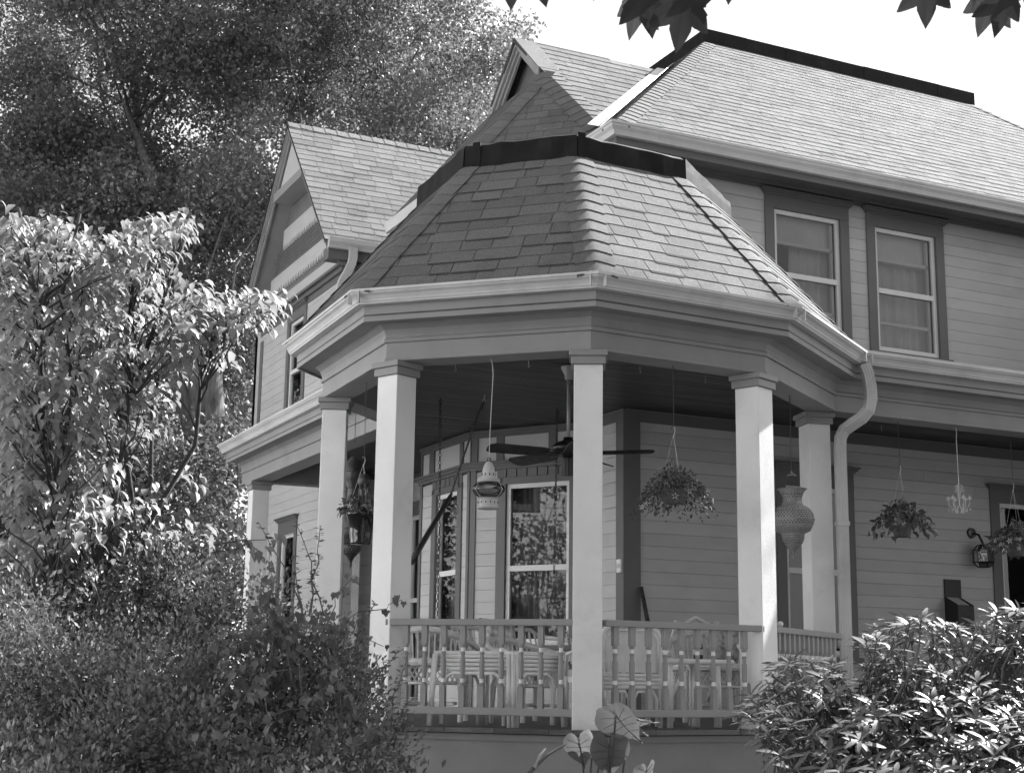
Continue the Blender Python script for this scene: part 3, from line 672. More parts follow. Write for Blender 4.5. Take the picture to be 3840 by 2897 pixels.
for zz in (1.55, .62):
    m = MB(); m.box((b1[0], b1[1], zz), (.10, .075, .035), -.35); m.build('downspout_strap', 'gutter', sp)
qx, qz = onax(1330, 935, 1, 7.86)[0], zw(yf)-.10
spout([(qx, 7.91, qz), (qx, 7.91, qz-.12), (qx-.015, 7.91, qz-.2), (qx-.06, 7.92, qz-.32), (qx-.12, 7.94, qz-.45), (qx-.135, 7.95, qz-.55), (qx-.135, 7.95, qz-.7), (qx-.135, 7.95, 3.1)], .10, ref=(1., 0, 0))
dp = onax(1342, 1900, 1, 7.9)
spout([(dp[0]-.5, 7.85, 2.72), (dp[0]-.25, 7.86, 2.70), (dp[0]-.06, 7.88, 2.62), (dp[0], 7.9, 2.45), (dp[0], 7.9, 1.5), (dp[0], 7.9, GZ+.1)], .085)

# ---- railings
RZT, RZB = .690, .128
def baluster_mesh():
    m = MB(); H0, H1 = RZB+.0, RZT-.042; zA, zB = H0+.135, H1-.12; w_ = .037
    m.box((0, 0, (H0+zA)/2), (w_, w_, zA-H0)); m.box((0, 0, (zB+H1)/2), (w_, w_, H1-zB)); Lz = zB-zA
    pr = [(.020, 0), (.024, .008), (.024, .016), (.016, .02)]
    m.lathe([(r_, zA+z) for r_, z in pr], seg=10); m.lathe([(.0165, zA+.02), (.018, zA+.024), (.0155, zA+.034), (.018, zA+.043), (.0165, zA+.046)], seg=10, m=1)
    b = zA+.046; e = zB-.046
    m.lathe([(.017, b), (.022, b+.012), (.021, b+.03), (.0235, b+.07), (.024, b+.12), (.022, b+(e-b)*.55), (.018, e-.04), (.0165, e-.02), (.022, e-.008), (.017, e)], seg=10)
    m.lathe([(.0165, e), (.018, e+.004), (.0155, e+.013), (.018, e+.022), (.0165, e+.026)], seg=10, m=1); m.lathe([(.016, e+.026), (.024, e+.03), (.024, e+.04), (.02, zB)], seg=10)
    m.v = [(p_[0]*(.80 if abs(p_[0]) != w_/2 else 1), p_[1]*(.80 if abs(p_[1]) != w_/2 else 1), p_[2]) for p_ in m.v]; return m.mesh('baluster', ['rail', 'ring'], (0, 0, 0))
bme = baluster_mesh()
def railing(a, b, n, ends=(.0, .0), tone=1.0):
    a, b = np.array(a), np.array(b); L_ = np.linalg.norm(b-a); t = (b-a)/L_; rz = math.atan2(t[1], t[0]); m = MB(); c = (a+b)/2
    m.box((*c, RZT-.021), (L_, .065, .042), rz); rl = m.build('railing', 'rail', house)
    m = MB(); m.box((*c, RZB-.024), (L_, .05, .048), rz); m.build('bottom_rail', 'rail', rl)
    for k in range(n):
        s = ends[0]+(L_-ends[0]-ends[1])*(k+.5)/n; q = a+t*s; inst(bme, 'baluster', rl, (*q, 0), rz)
pL = onax(1481, 2330, 1, .80); o_ = offs(V, .085)
t23 = (o_[4]-o_[3])/np.linalg.norm(o_[4]-o_[3]); t34 = (o_[5]-o_[4])/np.linalg.norm(o_[5]-o_[4]); t45 = (o_[6]-o_[5])/np.linalg.norm(o_[6]-o_[5])
railing(o_[3]+t23*.055, o_[4]-t23*.10, 9, (.075, .02)); railing(o_[4]+t34*.11, o_[5]-t34*.06, 9, (.02, .09)); railing(o_[5]+t45*.10, o_[6]-t45*.02, 13, (.02, .1)); 
railing((2.95, .93), (6.4, .93), 26)
# small hooks screwed into the beams
def hook(px, py, pl):
    q = pl(px, py); m = MB(); c = np.asarray(q); m.tube([c+(0, 0, .012), c+(0, 0, -.012), c+(.008, 0, -.024), c+(.002, 0, -.034), c+(-.006, 0, -.028)], .0022, 5); m.build('screw_hook', 'tin', house)
onb = lambda px, py: onz(px, py, ZB)
for px, py in ((1708, 1372), (1982, 1358), (2400, 1380), (2645, 1418), (3020, 1548), (3305, 1600), (3250, 1680), (3480, 1705)): hook(px, py, onb)
# outlet box on the side wall
m = MB(); q = onx(2331, 2121, 1.91); m.box((1.895, q[1], q[2]), (.035, .075, .115)); ob = m.build('outlet_box', 'white', house)
m = MB(); m.box((1.875, q[1], q[2]), (.006, .05, .04)); m.build('outlet_cover', 'tin', ob)
# ------------------------------------------------------------------ things on and around the porch
def mid(i, j, t, o=0.0):
    a, b = np.array(V[i]), np.array(V[j]); d = b-a; d = d/np.linalg.norm(d); return a+(b-a)*t+np.array([d[1], -d[0]])*o
def beam_pt(px, py, i, o=0.0):     # point under the beam between polyline corners i and i+1
    a, b = offs(V, o)[i], offs(V, o)[i+1]; d = b-a; n = np.array([d[1], -d[0], 0.0]); r_ = ray(px, py); t = ((np.array([*a, 0])-CAM)@n)/(r_@n); return CAM+r_*t
def leaf_template(kind):
    if kind == 'ovate':     # folded, drooping pointed leaf along +x, length 1
        T = [(0, 0, 0), (.3, 0, .04), (.65, 0, -.03), (1, 0, -.24), (.28, .25, .10), (.62, .22, .04), (.28, -.25, .10), (.62, -.22, .04)]
        F = [(0, 1, 4), (1, 2, 5, 4), (2, 3, 5), (0, 6, 1), (1, 6, 7, 2), (2, 7, 3)]
    elif kind == 'small':
        T = [(0, 0, 0), (.5, .28, .06), (1, 0, -.05), (.5, -.28, .06), (.5, 0, -.02)]; F = [(0, 4, 1), (4, 2, 1), (0, 3, 4), (4, 3, 2)]
    elif kind == 'dia':
        T = [(0, 0, 0), (.45, .3, .08), (1, 0, -.03), (.45, -.3, .08)]; F = [(0, 2, 1), (0, 3, 2)]
    elif kind == 'strap':   # rhododendron leaf
        T = [(0, 0, 0), (.25, 0, .06), (.6, 0, .05), (1, 0, -.08), (.25, .07, .07), (.62, .105, .045), (.9, .045, -.03), (.25, -.07, .07), (.62, -.105, .045), (.9, -.045, -.03)]
        F = [(0, 1, 4), (1, 2, 5, 4), (2, 3, 6, 5), (0, 7, 1), (1, 7, 8, 2), (2, 8, 9, 3)]
    elif kind == 'ivy':
        T = [(0, 0, 0), (-.1, .3, .05), (.35, .42, .08), (.55, .2, .03), (1, 0, -.1), (.55, -.2, .03), (.35, -.42, .08), (-.1, -.3, .05), (.4, 0, -.02)]
        F = [(0, 8, 2, 1), (8, 4, 3, 2), (0, 7, 6, 8), (8, 6, 5, 4)]
    elif kind == 'flower':
        T = [(0, 0, 0)]; F = []
        for k in range(5):
            a = 2*math.pi*k/5; i = len(T); T += [(.5*math.cos(a-.3), .5*math.sin(a-.3), .1), (1.0*math.cos(a), 1.0*math.sin(a), .05), (.5*math.cos(a+.3), .5*math.sin(a+.3), .1)]; F.append((0, i, i+1, i+2))
    return np.array(T, float), F
def leafmesh(name, tpl, pos, ax, nor, size, mt, parent, tone=None, smooth=False, **kw):
    T, F = leaf_template(tpl); pos = np.asarray(pos, float); n = len(pos); ax = np.asarray(ax, float); ax = ax/(np.linalg.norm(ax, axis=1, keepdims=True)+1e-9)
    nor = np.asarray(nor, float); nor = nor-ax*(nor*ax).sum(1, keepdims=True); nor = nor/(np.linalg.norm(nor, axis=1, keepdims=True)+1e-9); sd_ = np.cross(nor, ax); size = np.asarray(size, float)
    org = np.array(rootloc(parent)) if parent else np.zeros(3)
    vs = pos[:, None, :]+size[:, None, None]*(T[None, :, 0:1]*ax[:, None, :]+T[None, :, 1:2]*sd_[:, None, :]+T[None, :, 2:3]*nor[:, None, :])-org
    k = len(T); vs = vs.reshape(-1, 3); me = bpy.data.meshes.new(name)
    lt = [len(f) for f in F]; li = np.concatenate([np.array(f) for f in F]); nl = len(li); nf = len(F)
    idx = (li[None, :]+(np.arange(n)*k)[:, None]).reshape(-1); tot = np.tile(np.array(lt), n); st = np.concatenate([[0], np.cumsum(tot)[:-1]])
    me.vertices.add(n*k); me.vertices.foreach_set('co', vs.astype(np.float32).ravel()); me.loops.add(n*nl); me.loops.foreach_set('vertex_index', idx.astype(np.int32)); me.polygons.add(n*nf)
    me.polygons.foreach_set('loop_start', st.astype(np.int32)); me.polygons.foreach_set('loop_total', tot.astype(np.int32)); me.update(calc_edges=True); me.validate()
    me.materials.append(MAT[mt]); a = me.attributes.new('tone', 'FLOAT', 'FACE'); tn = np.ones(n) if tone is None else np.asarray(tone); a.data.foreach_set('value', np.repeat(tn, nf).astype(np.float32))
    if smooth: me.polygons.foreach_set('use_smooth', np.ones(n*nf, dtype=bool))
    ob = bpy.data.objects.new(name, me); COL.objects.link(ob)
    if parent: ob.parent = parent
    for q, v in kw.items(): ob[q] = v
    return ob
def unit(n): v = N.normal(size=(n, 3)); return v/np.linalg.norm(v, axis=1, keepdims=True)

# ---- hanging baskets
def basket(name, label, px_hook, py_hook, edge, pot_px, pot_w, pot_top, pot_bot, spread, nl, nf, potmat='terracotta', leafsize=.045, droop=.10, hookpx=None, dark=1.0):
    q = beam_pt(px_hook, py_hook, edge); x, y = q[0], q[1]; zt, zb = zat(pot_top, x, y), zat(pot_bot, x, y); r_ = pot_w/2
    t = thing(name, label, 'hanging plant', (x, y, zb), 'flower baskets hung from the porch beams')
    m = MB(); h = zt-zb; m.lathe([(0, 0), (r_*.68, 0), (r_*.72, .01), (r_*.78, h*.3), (r_*.97, h*.86), (r_*1.05, h*.87), (r_*1.05, h), (r_*.96, h), (r_*.9, h*.85), (0, h*.85)], (x, y, zb), 24, lobes=24, amp=.012 if potmat == 'terracotta' else 0); m.build('pot', potmat, t, smooth=(potmat != 'terracotta'))
    jz = zat(hookpx, x, y) if hookpx else zt+.42
    m = MB(); m.tube([(x, y, ZB-.0), (x, y, ZB-.03), (x+.004, y, jz+.06)], .0025, 5); m.tube([(x+.004, y, jz+.06), (x-.012, y, jz+.055), (x-.016, y, jz+.04)], .003, 5); m.build('hanger_rod', 'iron', t)
    m = MB(); m.tube([(x-.012, y, jz+.05), (x+.006, y, jz+.055), (x+.014, y, jz+.03), (x+.006, y, jz+.008), (x, y, jz-.02)], .003, 5)
    for k in range(3):
        a = 2*math.pi*k/3+.5; m.tube([(x, y, jz), (x+r_*math.cos(a), y+r_*math.sin(a), zt)], .0014, 4)
    m.build('hanger_wires', 'tin', t)
    d = unit(nl); rad = N.rand(nl)**.4; ps = np.stack([x+d[:, 0]*rad*spread, y+d[:, 1]*rad*spread, zt+.02+np.abs(d[:, 2])*.75*spread*rad*(1-.3*rad)-droop*((d[:, 0]**2+d[:, 1]**2)*rad**2)*1.6], 1)
    ax = d*.8+np.array([0, 0, -.45])+unit(nl)*.5; leafmesh('foliage', 'ovate', ps, ax, unit(nl)*.7+np.array([0, 0, .9]), leafsize*(.6+.7*N.rand(nl)), 'leaf_basket', t, dark*(.6+.8*N.rand(nl)), kind='stuff')
    m = MB()
    for k in range(26):
        e = ps[N.randint(nl)]; m.tube([(x+(e[0]-x)*.2, y+(e[1]-y)*.2, zt), ((x+e[0])/2, (y+e[1])/2, max(zt, e[2])+.06), e], .0013, 4, cap=False)
    m.build('stems', 'twig', t)
    if nf:
        k = N.choice(nl, nf); dd = d[k]; fp = ps[k]+dd*.03+np.array([0, 0, -.02])*N.rand(nf, 1); leafmesh('flowers', 'flower', fp, unit(nf), dd+unit(nf)*.4, .021+.010*N.rand(nf), 'flower', t, kind='stuff')
    return t
basket('hanging_basket', 'hanging basket of frothy small leaves between the two central posts', 2524, 1402, 4, 2545, .20, 1838, 1888, .285, 1300, 40, leafsize=.030, droop=.13, hookpx=1630, potmat='terracotta')
basket('hanging_basket', 'trailing begonia in a ribbed pot hanging right of the downspout', 3369, 1622, 6, 3386, .18, 1945, 2012, .25, 420, 70, leafsize=.055, droop=.10, hookpx=1770)
basket('hanging_basket', 'trailing begonia pot at the right edge of the picture', 3790, 1676, 6, 3800, .19, 2020, 2085, .26, 420, 75, leafsize=.055, droop=.10, hookpx=1835)
tb = basket('hanging_planter', 'glossy black pot of leafy flowers hanging between the two left posts', 1372, 1480, 2, 1342, .215, 1918, 2040, .17, 330, 26, potmat='pot_black', leafsize=.05, droop=.02, hookpx=1740)
x_, y_, _ = tb.location
m = MB(); zc = zat(1803, x_, y_); m.lathe([(0.049*math.sin(a), -.052*math.cos(a)) for a in np.linspace(.02, math.pi-.02, 14)], (x_+.01, y_-.005, zc), 18); m.build('hanger_ball', 'dark_metal', tb, smooth=True)

# ---- onion lantern
q = beam_pt(1840, 1366, 3); x, y = q[0], q[1]; zT, zM, zBt = zat(1722, x, y), zat(1840, x, y), zat(1908, x, y); zr = zBt
t = thing('onion_lantern', 'white metal onion lantern with dark glass globe hanging in the porch opening', 'lantern', (x, y, zr)); H_ = zT-zr
m = MB(); m.tube([(x, y, ZB), (x+.012, y, ZB-.03), (x+.02, y, ZB-.1), (x+.004, y, zT+.18), (x, y, zT+.012)], .003, 6); m.build('hanging_rod', 'tin', t)
m = MB(); m.torus((x, y, zT), .014, .003, (1, 0, 0), (0, 0, 1)); m.build('ring', 'iron', t)
m = MB(); m.lathe([(.004, H_-.012), (.02, H_-.02), (.03, H_-.035), (.04, H_-.06), (.044, H_-.09), (.05, H_-.125), (.074, H_-.13), (.08, H_-.14), (.076, H_-.155), (.03, H_-.157)], (x, y, zr), 24); cp = m.build('cap', 'tin', t, smooth=False)
for k in range(10):
    a = 2*math.pi*k/10; m = MB(); m.box((x+0.046*math.cos(a), y+0.046*math.sin(a), zr+H_-.105), (.006, .007, .018), a); m.build('vent_slot', 'black', cp)
m = MB(); gz0, gz1 = zr+.075, zr+H_-.155; m.lathe([(.058, gz0), (.09, gz0+.018), (.114, gz0+(gz1-gz0)*.42), (.116, gz0+(gz1-gz0)*.55), (.1, gz0+(gz1-gz0)*.8), (.065, gz1)], (x, y, 0), 28); m.build('glass_globe', 'lantern_glass', t, smooth=True)
m = MB(); m.lathe([(0, 0), (.068, 0), (.074, .008), (.07, .03), (.07, .06), (.074, .07), (.06, .078), (0, .078)], (x, y, zr), 24); bs = m.build('base', 'tin', t)
for k in range(14):
    a = 2*math.pi*k/14; m = MB(); m.box((x+0.070*math.cos(a), y+0.070*math.sin(a), zr+.042), (.004, .006, .012), a); m.build('vent_slot', 'black', bs)
for k in range(4):
    a = 2*math.pi*k/4+.4; m = MB(); m.tube([(x+r_*math.cos(a), y+r_*math.sin(a), z) for r_, z in ((.07, zr+.07), (.112, zr+.10), (.124, (gz0+gz1)/2), (.106, gz1-.02), (.075, gz1+.01))], .0018, 5); m.build('guard_wire', 'tin', t)

# ---- pierced lanterns
def pierced(label, x, y, prof, ztop, mt, hmt, band, hang_z, wires=True, holes=True, top_plate=True):
    zmin = min(p[1] for p in prof); t = thing('pierced_lantern', label, 'lantern', (x, y, zmin)); m = MB(); m.lathe(prof, (x, y, 0), 30); bd = m.build('body', mt, t, smooth=True)
    hm = MB()
    for (z0, z1, rows_, n) in band:
        for r in range(rows_):
            z = z0+(z1-z0)*(r+.5)/rows_; rr_ = np.interp(z, [p[1] for p in sorted(prof, key=lambda p: p[1])], [p[0] for p in sorted(prof, key=lambda p: p[1])])+.0012
            dz = (z1-z0)/rows_*.36
            for k in range(n):
                a = 2*math.pi*(k+.5*(r % 2))/n; da = 2*math.pi/n*.30; c = [(rr_, a-da, z), (rr_, a, z-dz), (rr_, a+da, z), (rr_, a, z+dz)]
                rz_ = [np.interp(q_[2], [p[1] for p in sorted(prof, key=lambda p: p[1])], [p[0] for p in sorted(prof, key=lambda p: p[1])])+.0015 for q_ in c]
                hm.add([(x+r2*math.cos(q_[1]), y+r2*math.sin(q_[1]), q_[2]) for r2, q_ in zip(rz_, c)], [(0, 1, 2, 3)])
    for i_ in range(1, len(prof)-1):
        if (prof[i_][0]-prof[i_-1][0])*(prof[i_+1][0]-prof[i_][0]) < 0: m = MB(); m.torus((x, y, prof[i_][1]), prof[i_][0]+.002, .004, (1, 0, 0), (0, 1, 0), 28, 6); m.build('rim', mt, t, smooth=True)
    hm.build('pierced_holes', hmt, t, kind='stuff')
    m = MB(); m.tube([(x, y, hang_z), (x, y, ztop+.12)], .003, 5); m.build('hanging_rod', 'iron', t)
    if top_plate:
        m = MB(); m.lathe([(.004, ztop+.135), (.012, ztop+.12), (.035, ztop+.105), (.038, ztop+.10), (.0, ztop+.10)], (x, y, 0), 16); m.build('canopy_plate', mt, t, smooth=True)
        for k in range(6):
            a = 2*math.pi*k/6; m = MB(); m.tube([(x+.03*math.cos(a), y+.03*math.sin(a), ztop+.10), (x+.075*math.cos(a), y+.075*math.sin(a), ztop)], .0013, 4); m.build('chain', 'iron', t)
    return t
q = beam_pt(2962, 1524, 5); x, y = q[0], q[1]
zz = lambda py: zat(py, x, y); S = .143/.143
pr = [(.001, zz(2100)), (.007, zz(2088)), (.006, zz(2074)), (.022, zz(2062)), (.05, zz(2050)), (.078, zz(2028)), (.086, zz(2005)), (.089, zz(2000)), (.128, zz(1990)), (.154, zz(1965)), (.160, zz(1948)), (.152, zz(1925)), (.126, zz(1906)), (.082, zz(1893)), (.074, zz(1886)), (.068, zz(1876)), (.073, zz(1862)), (.092, zz(1842)), (.112, zz(1833))]
pierced('large pale pierced metal lantern with flared neck hanging beside the lit post', x, y, pr, zz(1833), 'brass', 'brass_hole', [(zz(1968), zz(1915), 7, 40), (zz(2040), zz(2006), 4, 26), (zz(1880), zz(1850), 3, 22)], ZB)
x, y = -.52, 2.95; q = onx(1318, 2000, x); 
for _ in range(3): y = onx(1318, 2000, x)[1]
zz = lambda py: zat(py, x, y)
pr = [(.001, zz(2134)), (.008, zz(2120)), (.006, zz(2112)), (.03, zz(2090)), (.082, zz(2065)), (.088, zz(2048)), (.09, zz(2042)), (.13, zz(2020)), (.145, zz(1985)), (.135, zz(1940)), (.09, zz(1900)), (.05, zz(1870)), (.045, zz(1830)), (.085, zz(1800)), (.09, zz(1770)), (.07, zz(1735)), (.02, zz(1712))]
pierced('tall black pierced lantern with pointed finial hanging behind the black pot', x, y, pr, zz(1712), 'dark_metal', 'brass', [(zz(2038), zz(2024), 2, 30), (zz(2075), zz(2050), 3, 22)], 2.70, top_plate=False)

# ---- small white chandelier
q = beam_pt(3586, 1646, 6); x, y = q[0], q[1]; zz = lambda py: zat(py, x, y); k_ = .0019
t = thing('mini_chandelier', 'small white wire chandelier with candle cups hanging from the right beam', 'chandelier', (x, y, zz(1938)))
m = MB(); m.tube([(x, y, ZB), (x+.004, y, ZB-.03), (x+.008, y, ZB-.05), (x, y, ZB-.08), (x+.004, y, zz(1782))], .0032, 5); m.build('hanging_rod', 'chandelier', t)
m = MB(); m.tube([(x+.004, y, zz(1782)), (x+.002, y, zz(1895))], .004, 6); m.build('stem', 'chandelier', t)
def arc(c, r0, a0, a1, dirv, n=12, r1=None):
    r1 = r0 if r1 is None else r1
    return [(c[0]+(r0+(r1-r0)*i/n)*math.cos(a0+(a1-a0)*i/n)*dirv[0], c[1]+(r0+(r1-r0)*i/n)*math.cos(a0+(a1-a0)*i/n)*dirv[1], c[2]+(r0+(r1-r0)*i/n)*math.sin(a0+(a1-a0)*i/n)) for i in range(n+1)]
for k in range(3):
    a = 2*math.pi*k/3-.5; d = (math.cos(a), math.sin(a)); m = MB()
    m.tube([(x, y, zz(1890)), (x+.014*d[0], y+.014*d[1], zz(1860)), (x+.016*d[0], y+.016*d[1], zz(1838))]+arc((x+.030*d[0], y+.030*d[1], zz(1838)), .016, math.pi, -1.6*math.pi/1.2, d, 12, .008), .0026, 5)
    m.tube([(x+.004*d[0], y+.004*d[1], zz(1818))]+arc((x+.022*d[0], y+.022*d[1], zz(1822)), .018, 1.1*math.pi, 2.9*math.pi, d, 12, .007), .0026, 5); m.build('scroll', 'chandelier', t)
for k in range(6):
    a = 2*math.pi*k/6+.2; d = (math.cos(a), math.sin(a)); m = MB(); R_ = .085
    m.tube([(x, y, zz(1893)), (x+.03*d[0], y+.03*d[1], zz(1912)), (x+.06*d[0], y+.06*d[1], zz(1910)), (x+R_*d[0], y+R_*d[1], zz(1885)), (x+R_*d[0], y+R_*d[1], zz(1872))], .0028, 5); am = m.build('arm', 'chandelier', t)
    m = MB(); m.lathe([(.0, 0), (.012, 0), (.018, .012), (.018, .02), (.006, .02), (.005, .03), (.001, .04)], (x+R_*d[0], y+R_*d[1], zz(1874)), 10); m.build('candle_cup', 'chandelier', am)
    m = MB()
    for s, dz in ((1.0, 0), (.7, .012), (.35, .02)):
        m.lathe([(.001, -.045), (.006, -.036), (.004, -.024), (.001, -.018)], (x+R_*s*d[0], y+R_*s*d[1], zz(1896)-dz), 6); m.tube([(x+R_*s*d[0], y+R_*s*d[1], zz(1896)-dz-.02), (x+R_*s*d[0], y+R_*s*d[1], zz(1888)-dz*.5)], .001, 4)
    m.build('crystal_drops', 'chandelier', am)

# ---- ceiling fan
x, y = .637, 1.483; zz = lambda py: zat(py, x, y); zb_ = zz(1712)
t = thing('ceiling_fan', 'dark ceiling fan on a long rod under the octagonal porch ceiling', 'ceiling fan', (x, y, zz(1770)))
m = MB(); m.lathe([(.062, 2.70), (.06, 2.685), (.036, 2.64), (.03, 2.60), (.02, 2.595)], (x, y, 0), 20); m.build('canopy', 'glow_metal', t, smooth=True)
m = MB(); m.tube([(x, y, 2.60), (x, y, zz(1640))], .0135, 10); m.build('down_rod', 'glow_metal', t, smooth=True)
m = MB(); z0 = zz(1640); m.lathe([(.012, z0), (.038, z0), (.04, z0-.02), (.05, z0-.026), (.10, z0-.045), (.128, z0-.075), (.13, z0-.09), (.115, z0-.115), (.07, z0-.128), (.05, z0-.14), (.04, z0-.16), (.0, z0-.16)], (x, y, 0), 28); m.build('motor_housing', 'black', t, smooth=True)
zb2 = z0-.125; tip = onz(1942, 1656, zb2+.06); a0 = math.atan2(tip[1]-y, tip[0]-x)
for k in range(5):
    a = a0+2*math.pi*k/5; Mx = np.array([[math.cos(a), -math.sin(a), 0], [math.sin(a), math.cos(a), 0], [0, 0, 1]]); tl = .34
    Tt = Mx@np.array([[1, 0, 0], [0, math.cos(tl), -math.sin(tl)], [0, math.sin(tl), math.cos(tl)]])
    m = MB(); pts = [(.17, -.05), (.22, -.065), (.62, -.072), (.66, -.05), (.67, .0), (.66, .05), (.62, .072), (.22, .065), (.17, .05)]; c = np.array([x, y, zb2])
    vs = [c+Tt@np.array([p[0], p[1], .004]) for p in pts]+[c+Tt@np.array([p[0], p[1], -.004]) for p in pts]; n = len(pts)
    m.add(vs, [tuple(range(n)), tuple(range(2*n-1, n-1, -1))]+[(i, n+i, n+(i+1) % n, (i+1) % n) for i in range(n)]); bl = m.build('fan_blade', 'bark_dark', t)
    m = MB(); m.box(c+Tt@np.array([.135, 0, -.006]), (.13, .03, .006), M=Tt); m.build('blade_bracket', 'black', bl)
m = MB(); zl = z0-.16; m.lathe([(.03, zl), (.04, zl-.005), (.045, zl-.03), (.052, zl-.10), (.04, zl-.135), (.0, zl-.14)], (x, y, 0), 24, lobes=12, amp=.05); m.build('light_shade', 'iron', t)

# ---- rope and furled dark umbrella-like pole hung from the ceiling
tp = np.array([.532, 2.827, 2.70]); e1 = onax(1688, 1860, 1, 2.6); e2 = onax(1540, 2110, 1, 2.35)
t = thing('hung_pole', 'dark tapered pole hung slantwise on a rope from the porch ceiling', 'pole', tuple(e2))
m = MB(); m.tube([tp, tp+(-.004, 0, -.05)], .006, 6); m.torus(tp+(-.005, 0, -.06), .014, .004, (1, 0, 0), (0, 0, 1)); m.build('hook', 'tin', t)
m = MB(); m.tube([tp+(-.01, 0, -.07), tp*.8+e1*.2, tp*.3+e1*.7, e1], .0085, 6); 
for k in range(5): m.torus(tp+(-.012-.004*k, 0, -.08-.012*k), .014, .004, (1, 0, 0.2), (0, 1, 0))
m.build('rope', 'twig', t)
m = MB(); m.tube([e1+(e1-e2)*.05, e1, e1*.6+e2*.4, e1*.2+e2*.8, e2], [.008, .016, .022, .025, .023], 10); m.build('pole', 'dark_metal', t, smooth=True)
m = MB(); m.torus(e1+(.0, 0, -.10), .075, .003, (1, 0, 0), (0, .15, 1), 24); m.build('rope_loop', 'twig', t)

# ---- porch swing on chains
ca, cb = np.array([.291, 3.232, 2.715]), np.array([1.403, 3.149, 2.715])
t = thing('porch_swing', 'wicker porch swing hanging on two chains in front of the bay window', 'porch swing', (.85, 3.2, .42), None)
def chain(pts, name='chain', lk=.042):
    m = MB(); pts = [np.asarray(p, float) for p in pts]; k = 0
    for a, b in zip(pts[:-1], pts[1:]):
        L_ = np.linalg.norm(b-a); d = (b-a)/L_; e = np.array([1, 0, 0])-d*d[0]; e /= np.linalg.norm(e); f_ = np.cross(d, e); n = max(1, int(L_/(lk*.8)))
        for i in range(n):
            c = a+(b-a)*(i+.5)/n; s_ = e if (i+k) % 2 else f_; m.torus(c, .5, .0034, d*lk, s_*lk*.52, 8, 4)
        k += n
    return m.build(name, 'iron', t)
for cc, s in ((ca, -1), (cb, 1)):
    top = cc; fork = np.array([cc[0]-.02*s, cc[1], 1.12 if s > 0 else 1.55]); c1 = np.array([cc[0]-.02, cc[1]-(.30 if s > 0 else .10), .62]); c2 = np.array([cc[0]+.02, cc[1]+(.25 if s > 0 else .08), .70])
    m = MB(); m.tube([top+(0, 0, .0), top+(0, 0, -.03)], .006, 6); m.torus(top+(0, 0, -.04), .014, .004, (1, 0, 0), (0, 0, 1)); m.build('eye_bolt', 'iron', t); chain([top+(0, 0, -.05), fork]); chain([fork, c1]); chain([fork, c2])
m = MB(); m.box((.85, 3.14, .42), (1.14, .56, .05)); 
for k in range(9): m.tube([(.28, 2.90+k*.06, .45), (1.42, 2.90+k*.06, .45)], .012, 6)
m.build('seat', 'wicker_dark', t)
m = MB()
for k in range(22): m.tube([(.32+k*.05, 3.40, .45), (.32+k*.05, 3.50, .72)], .009, 5)
m.tube([(.28, 3.41, .50), (.28, 3.50, .68), (.36, 3.51, .74), (1.34, 3.51, .74), (1.42, 3.50, .68), (1.42, 3.41, .5)], .018, 8); m.build('backrest', 'wicker', t)
for xx in (.28, 1.42):
    m = MB(); m.tube([(xx, 2.86, .44), (xx, 2.84, .60), (xx, 2.90, .64), (xx, 3.46, .68)], .018, 8); m.build('armrest', 'wicker', t)
def pillow(name, label, c, w_, h_, th, rz, tilt, mt, cat='cushion', grp=None):
    m = MB(); n = 9; vs = []; fs = []
    Mx = np.array([[math.cos(rz), -math.sin(rz), 0], [math.sin(rz), math.cos(rz), 0], [0, 0, 1]])@np.array([[1, 0, 0], [0, math.cos(tilt), -math.sin(tilt)], [0, math.sin(tilt), math.cos(tilt)]])
    for sgn in (1, -1):
        o = len(vs)
        for i in range(n):
            for j in range(n):
                u, v = -1+2*i/(n-1), -1+2*j/(n-1); e = (1-abs(u)**3)*(1-abs(v)**3); k = 1-.06*(1-abs(u))*0
                vs.append(np.array(c)+Mx@np.array([u*w_/2*(1-.05*(1-v*v)), sgn*th/2*e**.6, v*h_/2*(1-.05*(1-u*u))]))
        for i in range(n-1):
            for j in range(n-1): fs.append((o+i*n+j, o+(i+1)*n+j, o+(i+1)*n+j+1, o+i*n+j+1))
    m.add(vs, fs); o = m.build(name, mt, None, org=tuple(c), smooth=True); tag(o, label, cat, grp); return o
pq = onax(1874, 2394, 1, 3.22)
pillow('throw_pillow', 'shiny patterned throw pillow leaning on the porch swing', (pq[0], 3.25, .66), .34, .34, .14, 0, -.25, 'pillow')

# ---- rattan table by the left railing
T4 = {'L': np.array([-.70, .83]), 'F': np.array([-.33, .42]), 'R': np.array([.09, .55]), 'B': np.array([-.28, .96])}; TH = zat(2440, -.33, .42)
t = thing('rattan_table', 'white painted rattan table with bundled pole legs behind the left railing', 'table', (-.3, .7, 0))
m = MB(); cs = [T4[k] for k in 'LFRB']; cen = sum(cs)/4; m.slab([(*(c+(c-cen)*.04), TH) for c in cs], .022); m.build('tabletop', 'rattan', t)
for a, b in (('L', 'F'), ('F', 'R'), ('R', 'B'), ('B', 'L')):
    for k in range(4):
        m = MB(); z = TH-.035-k*.027; m.tube([(*T4[a], z), (*T4[b], z)], .0125, 8); m.build('apron_pole', 'rattan', t, smooth=True)
    d = (T4[b]-T4[a])/np.linalg.norm(T4[b]-T4[a]); A_, B_ = T4[a]+d*.055, T4[b]-d*.055; m = MB(); zt_ = TH-.145
    pts = [(*A_, .0+.01), (*A_, zt_-.08), (*(A_+d*.02), zt_-.03), (*(A_+d*.07), zt_), (*(B_-d*.07), zt_), (*(B_-d*.02), zt_-.03), (*B_, zt_-.08), (*B_, .01)]; m.tube(pts, .0125, 8); m.build('bow_brace', 'rattan', t, smooth=True)
